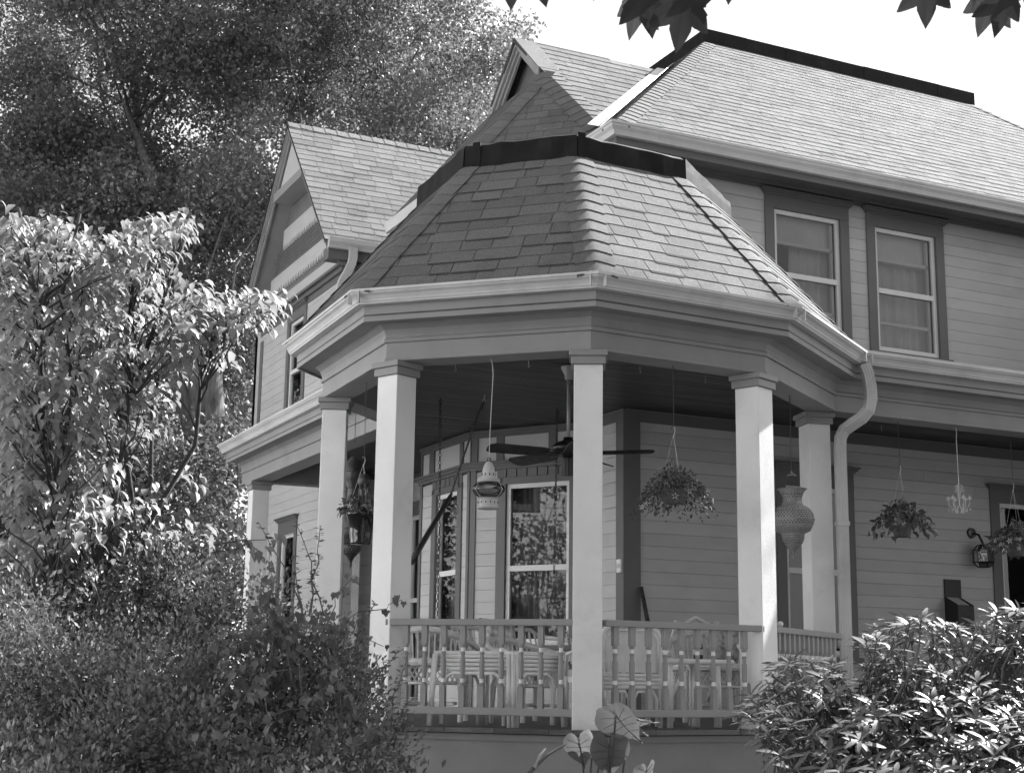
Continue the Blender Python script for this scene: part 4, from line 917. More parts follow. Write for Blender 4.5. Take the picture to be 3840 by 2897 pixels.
for k, c in T4.items():
    out_ = (c-cen)/np.linalg.norm(c-cen)
    for j in range(3):
        m = MB(); sd2 = np.array([-out_[1], out_[0]])*(j-1)*.028+out_*(.01 if j == 1 else 0); m.tube([(*(c+sd2+out_*.03), 0), (*(c+sd2), TH-.02)], .0145, 8); m.build('leg_pole', 'rattan', t, smooth=True)

# ---- high-backed rattan chair seen from behind
yb = .32; xl, xr = ony(2256, 2500, yb)[0], ony(2476, 2500, yb)[0]; zt_ = zat(2348, (xl+xr)/2, yb); zp = zat(2520, (xl+xr)/2, yb); zq = zat(2580, (xl+xr)/2, yb)
t = thing('rattan_chair', 'high-backed pale rattan chair turned away behind the right railing', 'chair', ((xl+xr)/2, yb+.25, 0))
m = MB(); n = int((xr-xl-.06)/.011)
for k in range(n): xx = xl+.03+(xr-xl-.06)*(k+.5)/n; m.tube([(xx, yb, zp), (xx, yb, zt_-.02)], .0052, 5, cap=False)
m.build('backrest_weave', 'rattan', t, kind='stuff')
m = MB(); m.tube([(xl, yb, 0), (xl, yb, zt_-.08), (xl+.02, yb, zt_-.03), (xl+.07, yb, zt_), (xr-.07, yb, zt_), (xr-.02, yb, zt_-.03), (xr, yb, zt_-.08), (xr, yb, 0)], .016, 8); m.build('back_frame', 'rattan', t, smooth=True)
m = MB(); m.tube([(xl+.03, yb-.012, zp), (xl+.03, yb-.012, zt_-.08), (xl+.08, yb-.012, zt_-.025), (xr-.08, yb-.012, zt_-.025), (xr-.03, yb-.012, zt_-.08), (xr-.03, yb-.012, zp)], .008, 6); m.build('back_bow', 'rattan', t, smooth=True)
for k in range(4): m = MB(); z = zp-.02-k*(zp-zq)/4; m.tube([(xl, yb, z), (xr, yb, z)], .0145, 8); m.build('seat_pole', 'rattan', t, smooth=True)
for a, b in ((xl+.03, (xl+xr)/2-.02), ((xl+xr)/2+.02, xr-.03)):
    m = MB(); m.tube([(a, yb, .01), (a, yb, zq-.07), (a+.03, yb, zq-.02), (b-.03, yb, zq-.02), (b, yb, zq-.07), (b, yb, .01)], .011, 7); m.build('bow_brace', 'rattan', t, smooth=True)
m = MB(); m.box(((xl+xr)/2, yb+.26, zp-.05), (xr-xl, .5, .04)); m.build('seat', 'rattan', t)
for xx in (xl, xr): m = MB(); m.tube([(xx, yb+.5, 0), (xx, yb+.5, zp-.03)], .016, 8); m.build('leg', 'rattan', t, smooth=True)
for xx in (xl, xr): m = MB(); m.tube([(xx, yb, zp+.16), (xx, yb+.3, zp+.16), (xx, yb+.5, zp+.12), (xx, yb+.5, zp-.03)], .014, 8); m.build('armrest', 'rattan', t, smooth=True)

# ---- wicker armchairs
def wicker_chair(label, c, rz, s=1.0, fan=False, zback=.78, mt='wicker'):
    t = thing('wicker_chair', label, 'chair', (c[0], c[1], 0)); Mx = np.array([[math.cos(rz), -math.sin(rz)], [math.sin(rz), math.cos(rz)]])
    def w3(x, y, z): q = Mx@np.array([x, y])*s; return (c[0]+q[0], c[1]+q[1], z*s)
    m = MB(); ring = [w3(.27*math.cos(a), .25*math.sin(a), .38) for a in np.linspace(0, 2*math.pi, 25)[:-1]]; top = [w3(.27*math.cos(a), .25*math.sin(a), .41) for a in np.linspace(0, 2*math.pi, 25)[:-1]]
    m.add(ring+top, [tuple(range(23, -1, -1)), tuple(range(24, 48))]+[(i, (i+1) % 24, 24+(i+1) % 24, 24+i) for i in range(24)]); m.build('seat', mt, t)
    m = MB(); pts = [w3(.28*math.cos(a), .26*math.sin(a), .40) for a in np.linspace(0, 2*math.pi, 33)]; m.tube(pts, .03*s, 8, cap=False)
    m.build('seat_rim', mt, t)
    ra = lambda a: (.30*math.cos(a), .27*math.sin(a))
    m = MB(); bk = []
    for k in range(25):
        a = -math.pi*.08+math.pi*1.16*k/24; x, y = ra(a); h = .50+(zback-.50)*max(0, math.sin(a))**1.5; bk.append(w3(x*1.12, y*1.12, h))
    m.tube(bk, .024*s, 8); m.build('arm_and_back_roll', mt, t)
    m = MB()
    for k in range(31):
        a = -math.pi*.08+math.pi*1.16*k/30; x, y = ra(a); h = .50+(zback-.50)*max(0, math.sin(a))**1.5; m.tube([w3(x, y, .40), w3(x*1.12, y*1.12, h)], .006*s, 5, cap=False)
    m.build('back_spindles', mt, t, kind='stuff')
    if fan:
        m = MB()
        for sgn in (-1, 1): m.tube([w3(sgn*.25, .24, .5), w3(sgn*.17, .30, .75), w3(sgn*.10, .32, zback+.06)], .012*s, 6)
        m.tube([w3(-.17, .30, .74), w3(-.12, .31, zback+.06), w3(0, .32, zback+.12), w3(.12, .31, zback+.06), w3(.17, .30, .74)], .018*s, 7); m.build('fan_crest', mt, t)
    for a in (.6, 2.54, 3.74, 5.68):
        x, y = ra(a); m = MB(); m.tube([w3(x*1.0, y*1.0, 0), w3(x*.92, y*.92, .38)], .019*s, 7); m.build('leg', mt, t)
    m = MB()
    for k in range(44):
        a = 2*math.pi*k/44; b = a+.26; m.tube([w3(.275*math.cos(a), .255*math.sin(a), .37), w3(.275*math.cos(b), .255*math.sin(b), .26)], .0035*s, 4, cap=False); m.tube([w3(.275*math.cos(b), .255*math.sin(b), .37), w3(.275*math.cos(a), .255*math.sin(a), .26)], .0035*s, 4, cap=False)
    m.build('lattice_apron', mt, t, kind='stuff')
    m = MB(); m.tube([w3(.27*math.cos(a), .25*math.sin(a), .26) for a in np.linspace(0, 2*math.pi, 25)], .012*s, 6, cap=False); m.build('apron_hoop', mt, t)
    m = MB(); m.tube([w3(-.2, -.14, .12), w3(.2, .14, .12)], .012*s, 6); m.tube([w3(.2, -.14, .12), w3(-.2, .14, .12)], .012*s, 6); m.build('stretcher', mt, t)
    return t
qa = onz(1640, 2690, 0.0); ca_ = (-.30, 1.75); xa = ony(1600, 2500, 1.75)[0]; wicker_chair('wicker armchair with curved arm behind the left end of the rattan table', (xa+.02, 1.75), 2.6, 1.05, zback=.62)
xa = ony(1985, 2600, 1.55)[0]; wicker_chair('wicker armchair with thick woven seat edge behind the right end of the rattan table', (xa, 1.55), .4, 1.0, zback=.60)
xa = ony(2662, 2500, 1.5)[0]; wicker_chair('fan-backed wicker chair behind the little table with the bottle', (xa, 1.5), -.25, 1.05, fan=True, zback=.66)
xa = ony(1500, 2500, 2.9)[0]
pillow('seat_cushion', 'dark flowered cushion on the wicker chair at the left', (ony(1640, 2420, 1.9)[0], 1.95, .58), .40, .36, .14, .35, -.3, 'cushion')
pillow('seat_cushion', 'flowered cushion on the wicker chair by the right post', (ony(2735, 2400, 1.62)[0], 1.66, .60), .36, .34, .13, -.3, -.25, 'cushion')
# ---- little stick table with a bottle
yt = .36; zt_ = zat(2480, ony(2600, 2480, yt)[0], yt); xs_ = [ony(p_, 2600, yt)[0] for p_ in (2512, 2690)]
t = thing('stick_table', 'small stick-legged side table behind the right railing', 'table', (sum(xs_)/2, yt+.2, 0))
m = MB(); m.box((sum(xs_)/2+.03, yt+.19, zt_), (xs_[1]-xs_[0]+.16, .42, .022)); m.build('tabletop', 'rattan', t)
m = MB(); m.tube([(xs_[0]-.06, yt-.02, zt_), (xs_[1]+.12, yt-.02, zt_)], .02, 8); m.build('edge_pole', 'rattan', t, smooth=True)
for xx, yy, rr_ in ((xs_[0], yt, .022), (xs_[1], yt, .026), (ony(2608, 2600, yt+.1)[0], yt+.1, .03), (xs_[0]+.05, yt+.38, .02), (xs_[1]+.03, yt+.38, .02)):
    m = MB(); m.tube([(xx, yy, 0), (xx+.004, yy, zt_*.5), (xx, yy, zt_-.01)], [rr_*1.05, rr_*.95, rr_*.9], 8); m.build('leg', 'rattan', t, smooth=True)
m = MB(); m.tube([(xs_[0], yt+.02, zt_*.35), (xs_[0]+.14, yt+.02, zt_-.03)], .013, 7); m.tube([(xs_[1]+.02, yt+.02, zt_-.03), (xs_[1]+.12, yt+.3, zt_*.4)], .013, 7); m.build('brace', 'rattan', t, smooth=True)
bx = ony(2618, 2440, yt+.06)[0]; m = MB(); zb0 = zt_+.0115; hb = zat(2370, bx, yt+.06)-zb0
m.lathe([(0, 0), (.032, 0), (.034, .01), (.034, hb*.48), (.030, hb*.56), (.015, hb*.72), (.0125, hb*.8), (.0125, hb*.93), (.0145, hb*.935), (.0145, hb), (0, hb)], (bx, yt+.06, zb0), 20)
bt = thing('bottle', 'dark glass bottle standing on the little table behind the railing', 'bottle', (bx, yt+.06, zb0)); m.build('glass_body', 'bottle', bt, smooth=True)
m = MB(); m.lathe([(.0345, hb*.20), (.0345, hb*.40)], (bx, yt+.06, zb0), 20); m.build('label', 'label_paper', bt); m = MB(); m.lathe([(.0132, hb*.76), (.0132, hb*.86)], (bx, yt+.06, zb0), 16); m.build('neck_label', 'label_paper', bt)

# ---- leaning branch, door-side lamp, mailbox, ball on the rail
a, b = ony(2404, 2199, 2.80), np.array([ony(2440, 2340, 2.62)[0]+.12, 2.55, 0.0]); m = MB(); m.tube([b, b*.66+a*.34+(.015, 0, 0), b*.33+a*.67+(-.005, 0, 0), a], [.024, .022, .021, .017], 9)
o = m.build('leaning_branch', 'log', None, org=tuple(b), smooth=True); tag(o, 'dark barky branch leaning against the corner of the wall', 'branch')
c = np.array([ony(3687, 2070, 2.72)[0], 2.72, 0]); zc = zat(2085, c[0], 2.72); t = thing('wall_lantern', 'black framed glass coach lantern on the wall beside the right door', 'lantern', (c[0], 2.81, zc))
m = MB(); qx_ = ony(3650, 1997, 2.80)[0]; qz_ = zat(1997, qx_, 2.80)
m.lathe([(0, 0), (.055, 0), (.05, .02), (0, .026)], (0, 0, 0), 18); m.v = [(qx_+p_[0], 2.833-p_[2], qz_+p_[1]) for p_ in m.v]; m.build('back_plate', 'black', t)
m = MB(); m.tube([(qx_, 2.82, qz_), (qx_+.03, 2.76, qz_-.02), (c[0], 2.72, zc+.13), (c[0], 2.72, zc+.10)], .012, 8); m.build('bracket', 'black', t)
hexr = lambda r_, z: [(c[0]+r_*math.cos(k*math.pi/3+.25), 2.72+r_*math.sin(k*math.pi/3+.25), zc+z) for k in range(6)]
lev = [(.05, .11), (.095, .06), (.095, -.06), (.055, -.105)]; rings = [hexr(*l_) for l_ in lev]
for k in range(6):
    m = MB(); m.tube([r_[k] for r_ in rings], .008, 5); m.build('frame_bar', 'black', t)
    m = MB()
    for i in range(3): m.poly([rings[i][k], rings[i][(k+1) % 6], rings[i+1][(k+1) % 6], rings[i+1][k]])
    m.build('glass_pane', 'lantern_glass', t)
m = MB()
for r_ in rings: m.tube(r_+[r_[0]], .008, 5, cap=False)
m.build('frame_hoops', 'black', t); m = MB(); m.lathe([(0, .125), (.03, .12), (.055, .108), (0, .106)], (c[0], 2.72, zc), 6); m.build('cap', 'black', t); m = MB(); m.lathe([(0.01, -.05), (.02, -.02), (.026, .02), (.012, .05), (0, .055)], (c[0], 2.72, zc), 10); m.build('bulb', 'white', t, smooth=True)
x0m, x1m = ony(3545, 2250, 2.82)[0], ony(3606, 2250, 2.82)[0]; zt_, zm = zat(2170, x0m, 2.82), zat(2245, x0m, 2.74)
t = thing('mailbox', 'dark wall mailbox with raised back plate between lantern and rhododendron', 'mailbox', ((x0m+x1m)/2, 2.82, zm-.35))
m = MB(); m.box(((x0m+x1m)/2, 2.825, (zt_+zm-.35)/2), (x1m-x0m, .014, zt_-zm+.35)); m.build('back_plate', 'mailbox', t)
m = MB(); xa_, xb_ = x0m, x1m; ya, yb2 = 2.65, 2.8175; zl_ = zm-.03; zb3 = zm-.35
m.add([(xa_, ya, zb3), (xb_, ya, zb3), (xb_, yb2, zb3), (xa_, yb2, zb3), (xa_, ya, zl_-.03), (xb_, ya, zl_-.03), (xb_, yb2, zm+.02), (xa_, yb2, zm+.02)], [(3, 2, 1, 0), (0, 1, 5, 4), (1, 2, 6, 5), (2, 3, 7, 6), (3, 0, 4, 7)]); m.build('box', 'mailbox', t)
m = MB(); m.slab([(xa_+.02, ya+.01, zl_-.024), (xb_-.05, ya+.01, zl_-.024), (xb_-.05, yb2, zm+.022), (xa_+.02, yb2, zm+.022)], .003); m.build('letter', 'label_paper', t)
m = MB()     # faint raised mark on the front, as in the photograph
for k, hh in enumerate((.035, .02, .02, .03)):
    m.tube([(xa_+.05+k*.03, ya-.002, zb3+.16), (xa_+.05+k*.03+.004, ya-.002, zb3+.16+hh)], .0035, 5); m.tube([(xa_+.05+k*.03, ya-.002, zb3+.16), (xa_+.065+k*.03, ya-.002, zb3+.162)], .003, 5)
m.build('raised_lettering', 'black', t)
bq = onax(2930, 2337, 1, .12); tt = ((bq[0]-o_[5][0])/t45[0]); bp = o_[5]+t45*max(.12, tt); m = MB(); m.lathe([(.021*math.sin(a), .021-.021*math.cos(a)) for a in np.linspace(0.02, math.pi, 10)], (*bp, RZT), 14); o = m.build('ball', 'white', None, org=(*bp, RZT), smooth=True); tag(o, 'small pale ball resting on the railing right of the lit post', 'ball')
# ------------------------------------------------------------------ trees, shrubs and plants
K22 = 3840/2212.0
def inpoly(p, poly):
    x, y = p; c = False; n = len(poly)
    for i in range(n):
        a, b = poly[i], poly[(i+1) % n]
        if (a[1] > y) != (b[1] > y) and x < (b[0]-a[0])*(y-a[1])/(b[1]-a[1])+a[0]: c = not c
    return c
def sample(poly, n, rnd):
    xs = [p[0] for p in poly]; ys = [p[1] for p in poly]; out = []
    while len(out) < n:
        p = (rnd.uniform(min(xs), max(xs)), rnd.uniform(min(ys), max(ys)))
        if inpoly(p, poly): out.append(p)
    return out
def limb(m, a, b, r0, r1, rnd, wob=.06, n=5, seg=7):
    a, b = np.asarray(a, float), np.asarray(b, float); L_ = np.linalg.norm(b-a); pts = [a]
    for k in range(1, n): t = k/n; pts.append(a+(b-a)*t+np.array([rnd.gauss(0, 1), rnd.gauss(0, 1), rnd.gauss(0, .5)])*wob*L_*math.sin(math.pi*t)*.6+np.array([0, 0, .06*L_*math.sin(math.pi*t)]))
    pts.append(b); m.tube(pts, [r0+(r1-r0)*k/n for k in range(n+1)], seg); return pts
def clump_leaves(cs, rads, per, flat=.7):
    pos, out = [], []
    for c, r_ in zip(cs, rads):
        n = int(per*(r_**2)); d = unit(n); q = (N.rand(n)**.45)[:, None]; e = d*q*r_; e[:, 2] *= flat; pos.append(np.asarray(c)+e); out.append(d)
    return np.concatenate(pos), np.concatenate(out)
def big_tree(name, label, polys, depth, base, trunk_r, seed, per, lsz, nclump, mt='leaf_big', group=None, rmin=.45, rmax=1.2, extra=None, toneb=1.0):
    rnd = random.Random(seed); t = thing(name, label, 'tree', (base[0], base[1], GZ), group)
    cs = []; rads = []
    for poly, k in zip(polys, nclump):
        big_ = k > 60
        for p in sample(poly, max(1, k//9) if big_ else k, rnd):
            c = ondist(p[0], p[1], rnd.uniform(depth[0], depth[1]-2))
            if not big_: cs.append(c); rads.append(rnd.uniform(rmin, rmax*.8)); continue
            Rb = rnd.uniform(1.3, 2.3)
            for _ in range(9):      # a bough: a flattened cluster of leaf clumps
                d_ = unit(1)[0]*Rb*rnd.random()**.4; d_[2] *= .55; cs.append(c+d_); rads.append(rnd.uniform(rmin, rmax)*.85)
        if big_:
            for p in sample(poly, k//3, rnd): cs.append(ondist(p[0], p[1], depth[1]+rnd.uniform(0, 4))); rads.append(rnd.uniform(.7, 1.2))
    cs = np.array(cs); m = MB(); top = cs.mean(0); hub = np.array([base[0], base[1], 4.2 if extra else max(1.5, top[2]-2.5)])
    tr = limb(m, (base[0], base[1], GZ-.1), hub, trunk_r, trunk_r*.6, rnd, .02, 6, 10); limb(m, hub, (top[0], top[1], cs[:, 2].max()), trunk_r*.5, .03, rnd, .02, 6, 8); m.build('trunk', 'bark', t, smooth=True)
    m = MB(); idx = list(range(len(cs))); rnd.shuffle(idx)
    for i in idx[:min(len(cs), 60)]:
        f = rnd.uniform(.25, 1.0); st = np.array([base[0], base[1], GZ])+(hub-np.array([base[0], base[1], GZ]))*f if cs[i][2] < hub[2]+1 else hub+(np.array([top[0], top[1], cs[:, 2].max()])-hub)*rnd.uniform(0, .6); limb(m, st, cs[i], .03, .008, rnd, .08, 4, 5)
    if extra: extra(m, rnd)
    m.build('limbs', 'bark', t, smooth=True)
    pos, d = clump_leaves(cs, rads, per); n = len(pos); tn = toneb*(.65+.7*N.rand(n))
    leafmesh('crown', 'dia', pos, unit(n)+np.array([0, 0, -.5]), unit(n)+d*.5+np.array([0, 0, .5]), lsz*(.7+.6*N.rand(n)), mt, t, tn)
    return t
GRP = 'tall trees behind the house'
def gxy(px, D): q = ondist(px, 2500, D); return (q[0], q[1])
big_tree('poplar_tree', 'tall leafy tree with a slim pale trunk at the upper left', [[(-250, -350), (900, -350), (980, 300), (820, 760), (-250, 820)]], (29, 37), gxy(385, 31), .2, 3, 560, .10, [300], group=GRP)
big_tree('poplar_tree', 'airy small-leaved tree rising between the gable and the small gablet', [[(800, -350), (1560, -350), (1720, 60), (1860, 120), (1840, 330), (1760, 560), (1500, 640), (1100, 560), (900, 420)], [(1840, -10), (1990, 70), (1900, 240), (1800, 300)], [(1650, -250), (1780, -250), (1800, 60), (1700, 60)]], (29, 36), gxy(1400, 32), .2, 4, 560, .095, [300, 9, 7], group=GRP, rmax=1.0)
def fork(m, rnd):
    D = 25.0
    for a, b, r0, r1 in (((775, 1720), (765, 1120), .35, .22), ((745, 1700), (610, 1290), .17, .10), ((800, 1800), (1000, 1440), .22, .16), ((1000, 1440), (1035, 1040), .16, .09), ((825, 1880), (1075, 1640), .2, .13)):
        limb(m, ondist(*a, D), ondist(*b, D), r0, r1, rnd, .012, 5, 12)
tb2 = ondist(790, 2000, 25.0)
big_tree('maple_tree', 'thick-trunked spreading tree behind the left porch corner', [[(-200, 780), (980, 700), (1000, 1150), (900, 1250), (-200, 1500)], [(520, 1500), (700, 1400), (640, 1800), (430, 1900)], [(850, 1100), (1010, 1100), (985, 1700), (880, 1750)], [(-200, 1500), (450, 1500), (450, 1950), (-200, 2000)]], (27, 33), (tb2[0], tb2[1]), .47, 5, 560, .10, [190, 20, 34, 60], group=GRP, extra=fork, toneb=.85)
big_tree('maple_tree', 'distant tree top peeping over the right end of the main roof', [[(3775, 462), (3860, 440), (3960, 470), (3960, 640), (3850, 620)]], (30, 32), gxy(4100, 31), .2, 6, 300, .08, [9], group=GRP, rmin=.25, rmax=.5)

hp = ondist(300, 2400, 23); rnd = random.Random(44); t = thing('boundary_hedge', 'dark leafy hedge behind the left trees and shrubs', 'hedge', (hp[0], hp[1], GZ)); hc = []
for p in sample([(-250, 1560), (420, 1500), (930, 1600), (960, 2420), (-250, 2500)], 230, rnd): hc.append(ondist(p[0], p[1], rnd.uniform(22.5, 24.5)))
m = MB()
for c in hc[::4]: limb(m, (c[0], c[1]+.2, GZ), c, .02, .008, rnd, .05, 4, 5)
m.build('stems', 'bark_dark', t); pos, d = clump_leaves(np.array(hc), [rnd.uniform(.5, .8) for _ in hc], 330); n = len(pos)
leafmesh('foliage', 'dia', pos, unit(n)+np.array([0, 0, -.3]), unit(n)+np.array([0, 0, .4]), .08+.05*N.rand(n), 'leaf_big', t, .4+.5*N.rand(n), kind='stuff')

# ---- dogwood with large drooping leaves
rnd = random.Random(12)
DP = [(-60, 480), (60, 462), (140, 460), (185, 490), (235, 512), (330, 450), (408, 482), (395, 520), (330, 556), (318, 612), (440, 612), (515, 640), (590, 622), (606, 655), (560, 690), (500, 700), (430, 770), (355, 850), (285, 890), (345, 930), (255, 1000), (275, 1080), (180, 1180), (60, 1280), (-60, 1320)]
DP = [(a*K22, b*K22) for a, b in DP]
base = np.array([-3.35, -.35, GZ]); t = thing('dogwood_tree', 'bushy small tree with drooping sunlit leaves at the left edge', 'tree', tuple(base))
cs = []
for p in sample(DP, 400, rnd): f = (p[1]/PH); cs.append(ondist(p[0], p[1], rnd.uniform(7.5, 9.2)))
for px, py in ((590, 636), (555, 650), (520, 665), (505, 700), (470, 690), (395, 478), (360, 470), (330, 480), (100, 475), (70, 500), (470, 760), (400, 640), (440, 650), (120, 500), (310, 525), (280, 530), (370, 540), (440, 700)):
    for k in range(2): cs.append(ondist(px*K22+rnd.uniform(-14, 14), py*K22+rnd.uniform(-4, 18), rnd.uniform(7.9, 8.5)))
for px, py in ((405, 1040), (380, 1030), (545, 1180), (575, 1165), (430, 1130), (330, 1130), (480, 1110)): cs.append(ondist(px*K22, py*K22, rnd.uniform(8.2, 8.8)))
for p in sample([(x_*K22, y_*K22) for x_, y_ in ((330, 1080), (440, 1120), (480, 1180), (400, 1230), (250, 1230), (200, 1150))], 18, rnd): cs.append(ondist(p[0], p[1], rnd.uniform(7.7, 8.4)))
cs = np.array(cs); m = MB(); stems = []
for k in range(8):
    tip = ondist(*[(70, 780), (300, 800), (520, 850), (700, 880), (880, 1100), (150, 1100), (620, 1300), (380, 1050)][k], 7.9+.12*k); stems.append(limb(m, base+(rnd.uniform(-.12, .12), rnd.uniform(-.12, .12), 0), tip, .026, .008, rnd, .05, 7, 7))
m.build('stems', 'bark_dark', t, smooth=True)
m = MB(); sp_ = np.array([s[i]+(s[i+1]-s[i])*f for s in stems for i in range(2, len(s)-1) for f in (0, .2, .4, .6, .8, 1)])
for c in cs: a = sp_[np.argmin(np.linalg.norm(sp_-c-np.array([0, 0, -.25]), axis=1))]; limb(m, a, c, .006, .002, rnd, .08, 4, 5)
m.build('branches', 'bark_dark', t)
pos, ax, nor, sz = [], [], [], []
for c in cs:
    out_ = c-np.array([base[0]-.2, base[1]+.3, c[2]]); out_ = out_/(np.linalg.norm(out_)+1e-6)+np.array([rnd.gauss(0, .5), rnd.gauss(0, .5), .12]); out_ /= np.linalg.norm(out_); lat = np.cross(out_, [0, 0, 1]); lat /= np.linalg.norm(lat)
    n = rnd.randint(17, 25); s_ = N.rand(n, 1); sg = np.where(N.rand(n, 1) < .5, -1.0, 1.0)
    pos.append(c+out_*(s_-.75)*.36+lat*sg*.07*N.rand(n, 1)+np.array([0, 0, .03])*N.randn(n, 1)); a = lat*sg*(.7*N.rand(n, 1)+.2)+out_*.5+np.array([0, 0, -.75])*(.4+.8*N.rand(n, 1)); ax.append(a+.25*unit(n)); nor.append(a*[1, 1, 0]*.7+np.array([0, 0, 1.0])+.4*unit(n)); sz.append(.05+.042*N.rand(n)**1.3)
pos, ax, nor, sz = map(np.concatenate, (pos, ax, nor, sz)); leafmesh('crown', 'ovate', pos, ax, nor, sz, 'leaf_dogwood', t, .75+.5*N.rand(len(pos)), smooth=False)

# ---- shaded shrub with a vine at the lower left
SP = [(-60, 1270), (150, 1250), (260, 1190), (420, 1165), (520, 1200), (575, 1250), (635, 1335), (720, 1350), (760, 1378), (780, 1435), (815, 1480), (845, 1550), (825, 1600), (850, 1690), (870, 1730), (-60, 1730)]
SP = [(a*K22, b*K22) for a, b in SP]; sb = ondist(560, 2600, 6.6); base = (sb[0], sb[1], GZ); rnd = random.Random(77)
t = thing('barberry_shrub', 'dense shaded small-leaved shrub filling the lower left corner', 'shrub', base)
def sdist(px, py): f = (py-1150*K22)/(PH-1150*K22); return 7.9-1.9*f-.35*math.sin(px*.006+1.3)*math.sin(py*.009)
m = MB(); tips = []
for p in sample(SP, 330, rnd):
    D = sdist(*p)+rnd.uniform(-.1, .55); tip = ondist(p[0], p[1], D); tips.append(tip)
    if len(tips) % 2 == 0: limb(m, np.array(base)+(rnd.uniform(-.9, .7), rnd.uniform(-.4, .6), .1), tip, .008, .003, rnd, .08, 5, 4)
tips = np.array(tips); m.build('stems', 'twig', t)
pos, ax, nor, sz = [], [], [], []
for c in tips:
    n = 210; up = np.array([rnd.gauss(0, .5), rnd.gauss(0, .5), 1.0]); up /= np.linalg.norm(up); s = N.rand(n, 1); d = unit(n)
    pos.append(c-up*s*.30+d*(.05+.11*N.rand(n, 1))); ax.append(d+up*.5); nor.append(up+unit(n)*.8); sz.append(.019+.02*N.rand(n)**1.5)
pos, ax, nor, sz = map(np.concatenate, (pos, ax, nor, sz)); leafmesh('foliage', 'small', pos, ax, nor, sz, 'leaf_shrub', t, .55+.8*N.rand(len(pos)))
# free arching shoots that stand out against the wall and post
m = MB(); pos, ax, nor, sz = [], [], [], []
for (a, b) in (((655, 1330), (632, 1195)), ((672, 1320), (692, 1135)), ((668, 1330), (690, 1195)), ((700, 1330), (640, 1130)), ((655, 1330), (560, 1130)), ((840, 1560), (880, 1415)), ((800, 1480), (872, 1400)), ((760, 1420), (810, 1300)), ((300, 1330), (255, 1240)), ((150, 1480), (120, 1380)), ((420, 1420), (400, 1300)), ((480, 1330), (500, 1215)), ((845, 1600), (895, 1500)), ((850, 1620), (880, 1530))):
    D = sdist(a[0]*K22, a[1]*K22)-.05; A_ = ondist(a[0]*K22, a[1]*K22, D+.1); B_ = ondist(b[0]*K22, b[1]*K22, D); p_ = limb(m, A_, B_, .004, .0015, rnd, .05, 6, 4)
    for i in range(34):
        f = rnd.uniform(.1, 1.0)*6; k = min(5, int(f)); c = p_[k]+(p_[k+1]-p_[k])*(f-k); d = unit(1)[0]; d[2] = abs(d[2])*.3; pos.append(c); ax.append(d); nor.append(np.array([0, 0, 1.0])+unit(1)[0]*.5); sz.append(rnd.uniform(.022, .036))
m.build('long_shoots', 'twig', t, kind='stuff'); leafmesh('shoot_leaves', 'small', pos, ax, nor, sz, 'leaf_shrub', t, .6+.6*N.rand(len(pos)))
# ---- the vine over the shrub
t = thing('climbing_vine', 'larger-leaved vine trailing over the shaded shrub left of the porch', 'vine', (base[0]+.7, base[1]+.4, GZ)); pos, ax, nor, sz = [], [], [], []; m = MB()
VP = [(a*K22, b*K22) for a, b in ((470, 1330), (620, 1290), (760, 1350), (800, 1480), (780, 1600), (640, 1640), (480, 1600), (420, 1480))]
st = []
for p in sample(VP, 42, rnd):
    D = sdist(*p)-.10; c = ondist(p[0], p[1], D); d = np.array([rnd.gauss(0, 1), rnd.gauss(0, .5), rnd.gauss(-.3, 1)]); d /= np.linalg.norm(d); p_ = limb(m, c, c+d*.35, .003, .0015, rnd, .1, 5, 4)
    st.append(c)
    for i in range(12): f = rnd.uniform(0, 5); k = min(4, int(f)); q = p_[k]+(p_[k+1]-p_[k])*(f-k); pos.append(q+unit(1)[0]*.03); ax.append(np.array([rnd.gauss(0, .5), -.3, -.8])+unit(1)[0]*.5); nor.append(-RV*.6+np.array([0, 0, .7])+unit(1)[0]*.6); sz.append(rnd.uniform(.03, .055))
for c in st[:14]: limb(m, (base[0]+.7+rnd.uniform(-.2, .2), base[1]+.4, GZ), c, .006, .003, rnd, .08, 5, 4)
m.build('stems', 'twig', t); leafmesh('leaves', 'ivy', pos, ax, nor, sz, 'leaf_vine', t, .7+.6*N.rand(len(pos)), kind='stuff')

# ---- rhododendron at the lower right
RP = [(1600, 1512), (1640, 1488), (1690, 1415), (1730, 1425), (1800, 1425), (1846, 1490), (1872, 1440), (1850, 1390), (1880, 1365), (1930, 1332), (1990, 1318), (2060, 1335), (2092, 1385), (2112, 1345), (2150, 1308), (2212, 1300), (2290, 1310), (2290, 1730), (1690, 1730), (1700, 1640), (1640, 1600), (1612, 1560)]
RP = [(a*K22, b*K22) for a, b in RP]; rnd = random.Random(5); bp_ = ondist(3450, 2700, 6.9); base = np.array([bp_[0], bp_[1], GZ])
t = thing('rhododendron_bush', 'sunlit rhododendron with glossy strap leaves at the lower right', 'shrub', tuple(base)); W_ = []
for p in sample(RP, 620, rnd):
    f = max(0, (p[1]-1300*K22)/(PH-1300*K22)); W_.append(ondist(p[0], p[1], 7.0-1.1*f+rnd.uniform(-.15, .75)))
for px, py in ((1622, 1508), (1650, 1500), (1700, 1424), (1745, 1428), (1790, 1435), (1640, 1560), (1655, 1545), (1890, 1372), (1930, 1345), (1985, 1330), (2040, 1345), (2150, 1318), (2190, 1312), (1830, 1500), (1960, 1340)): W_.append(ondist(px*K22+8, py*K22+6, 6.5))
pos, ax, nor, sz = [], [], [], []; m = MB()
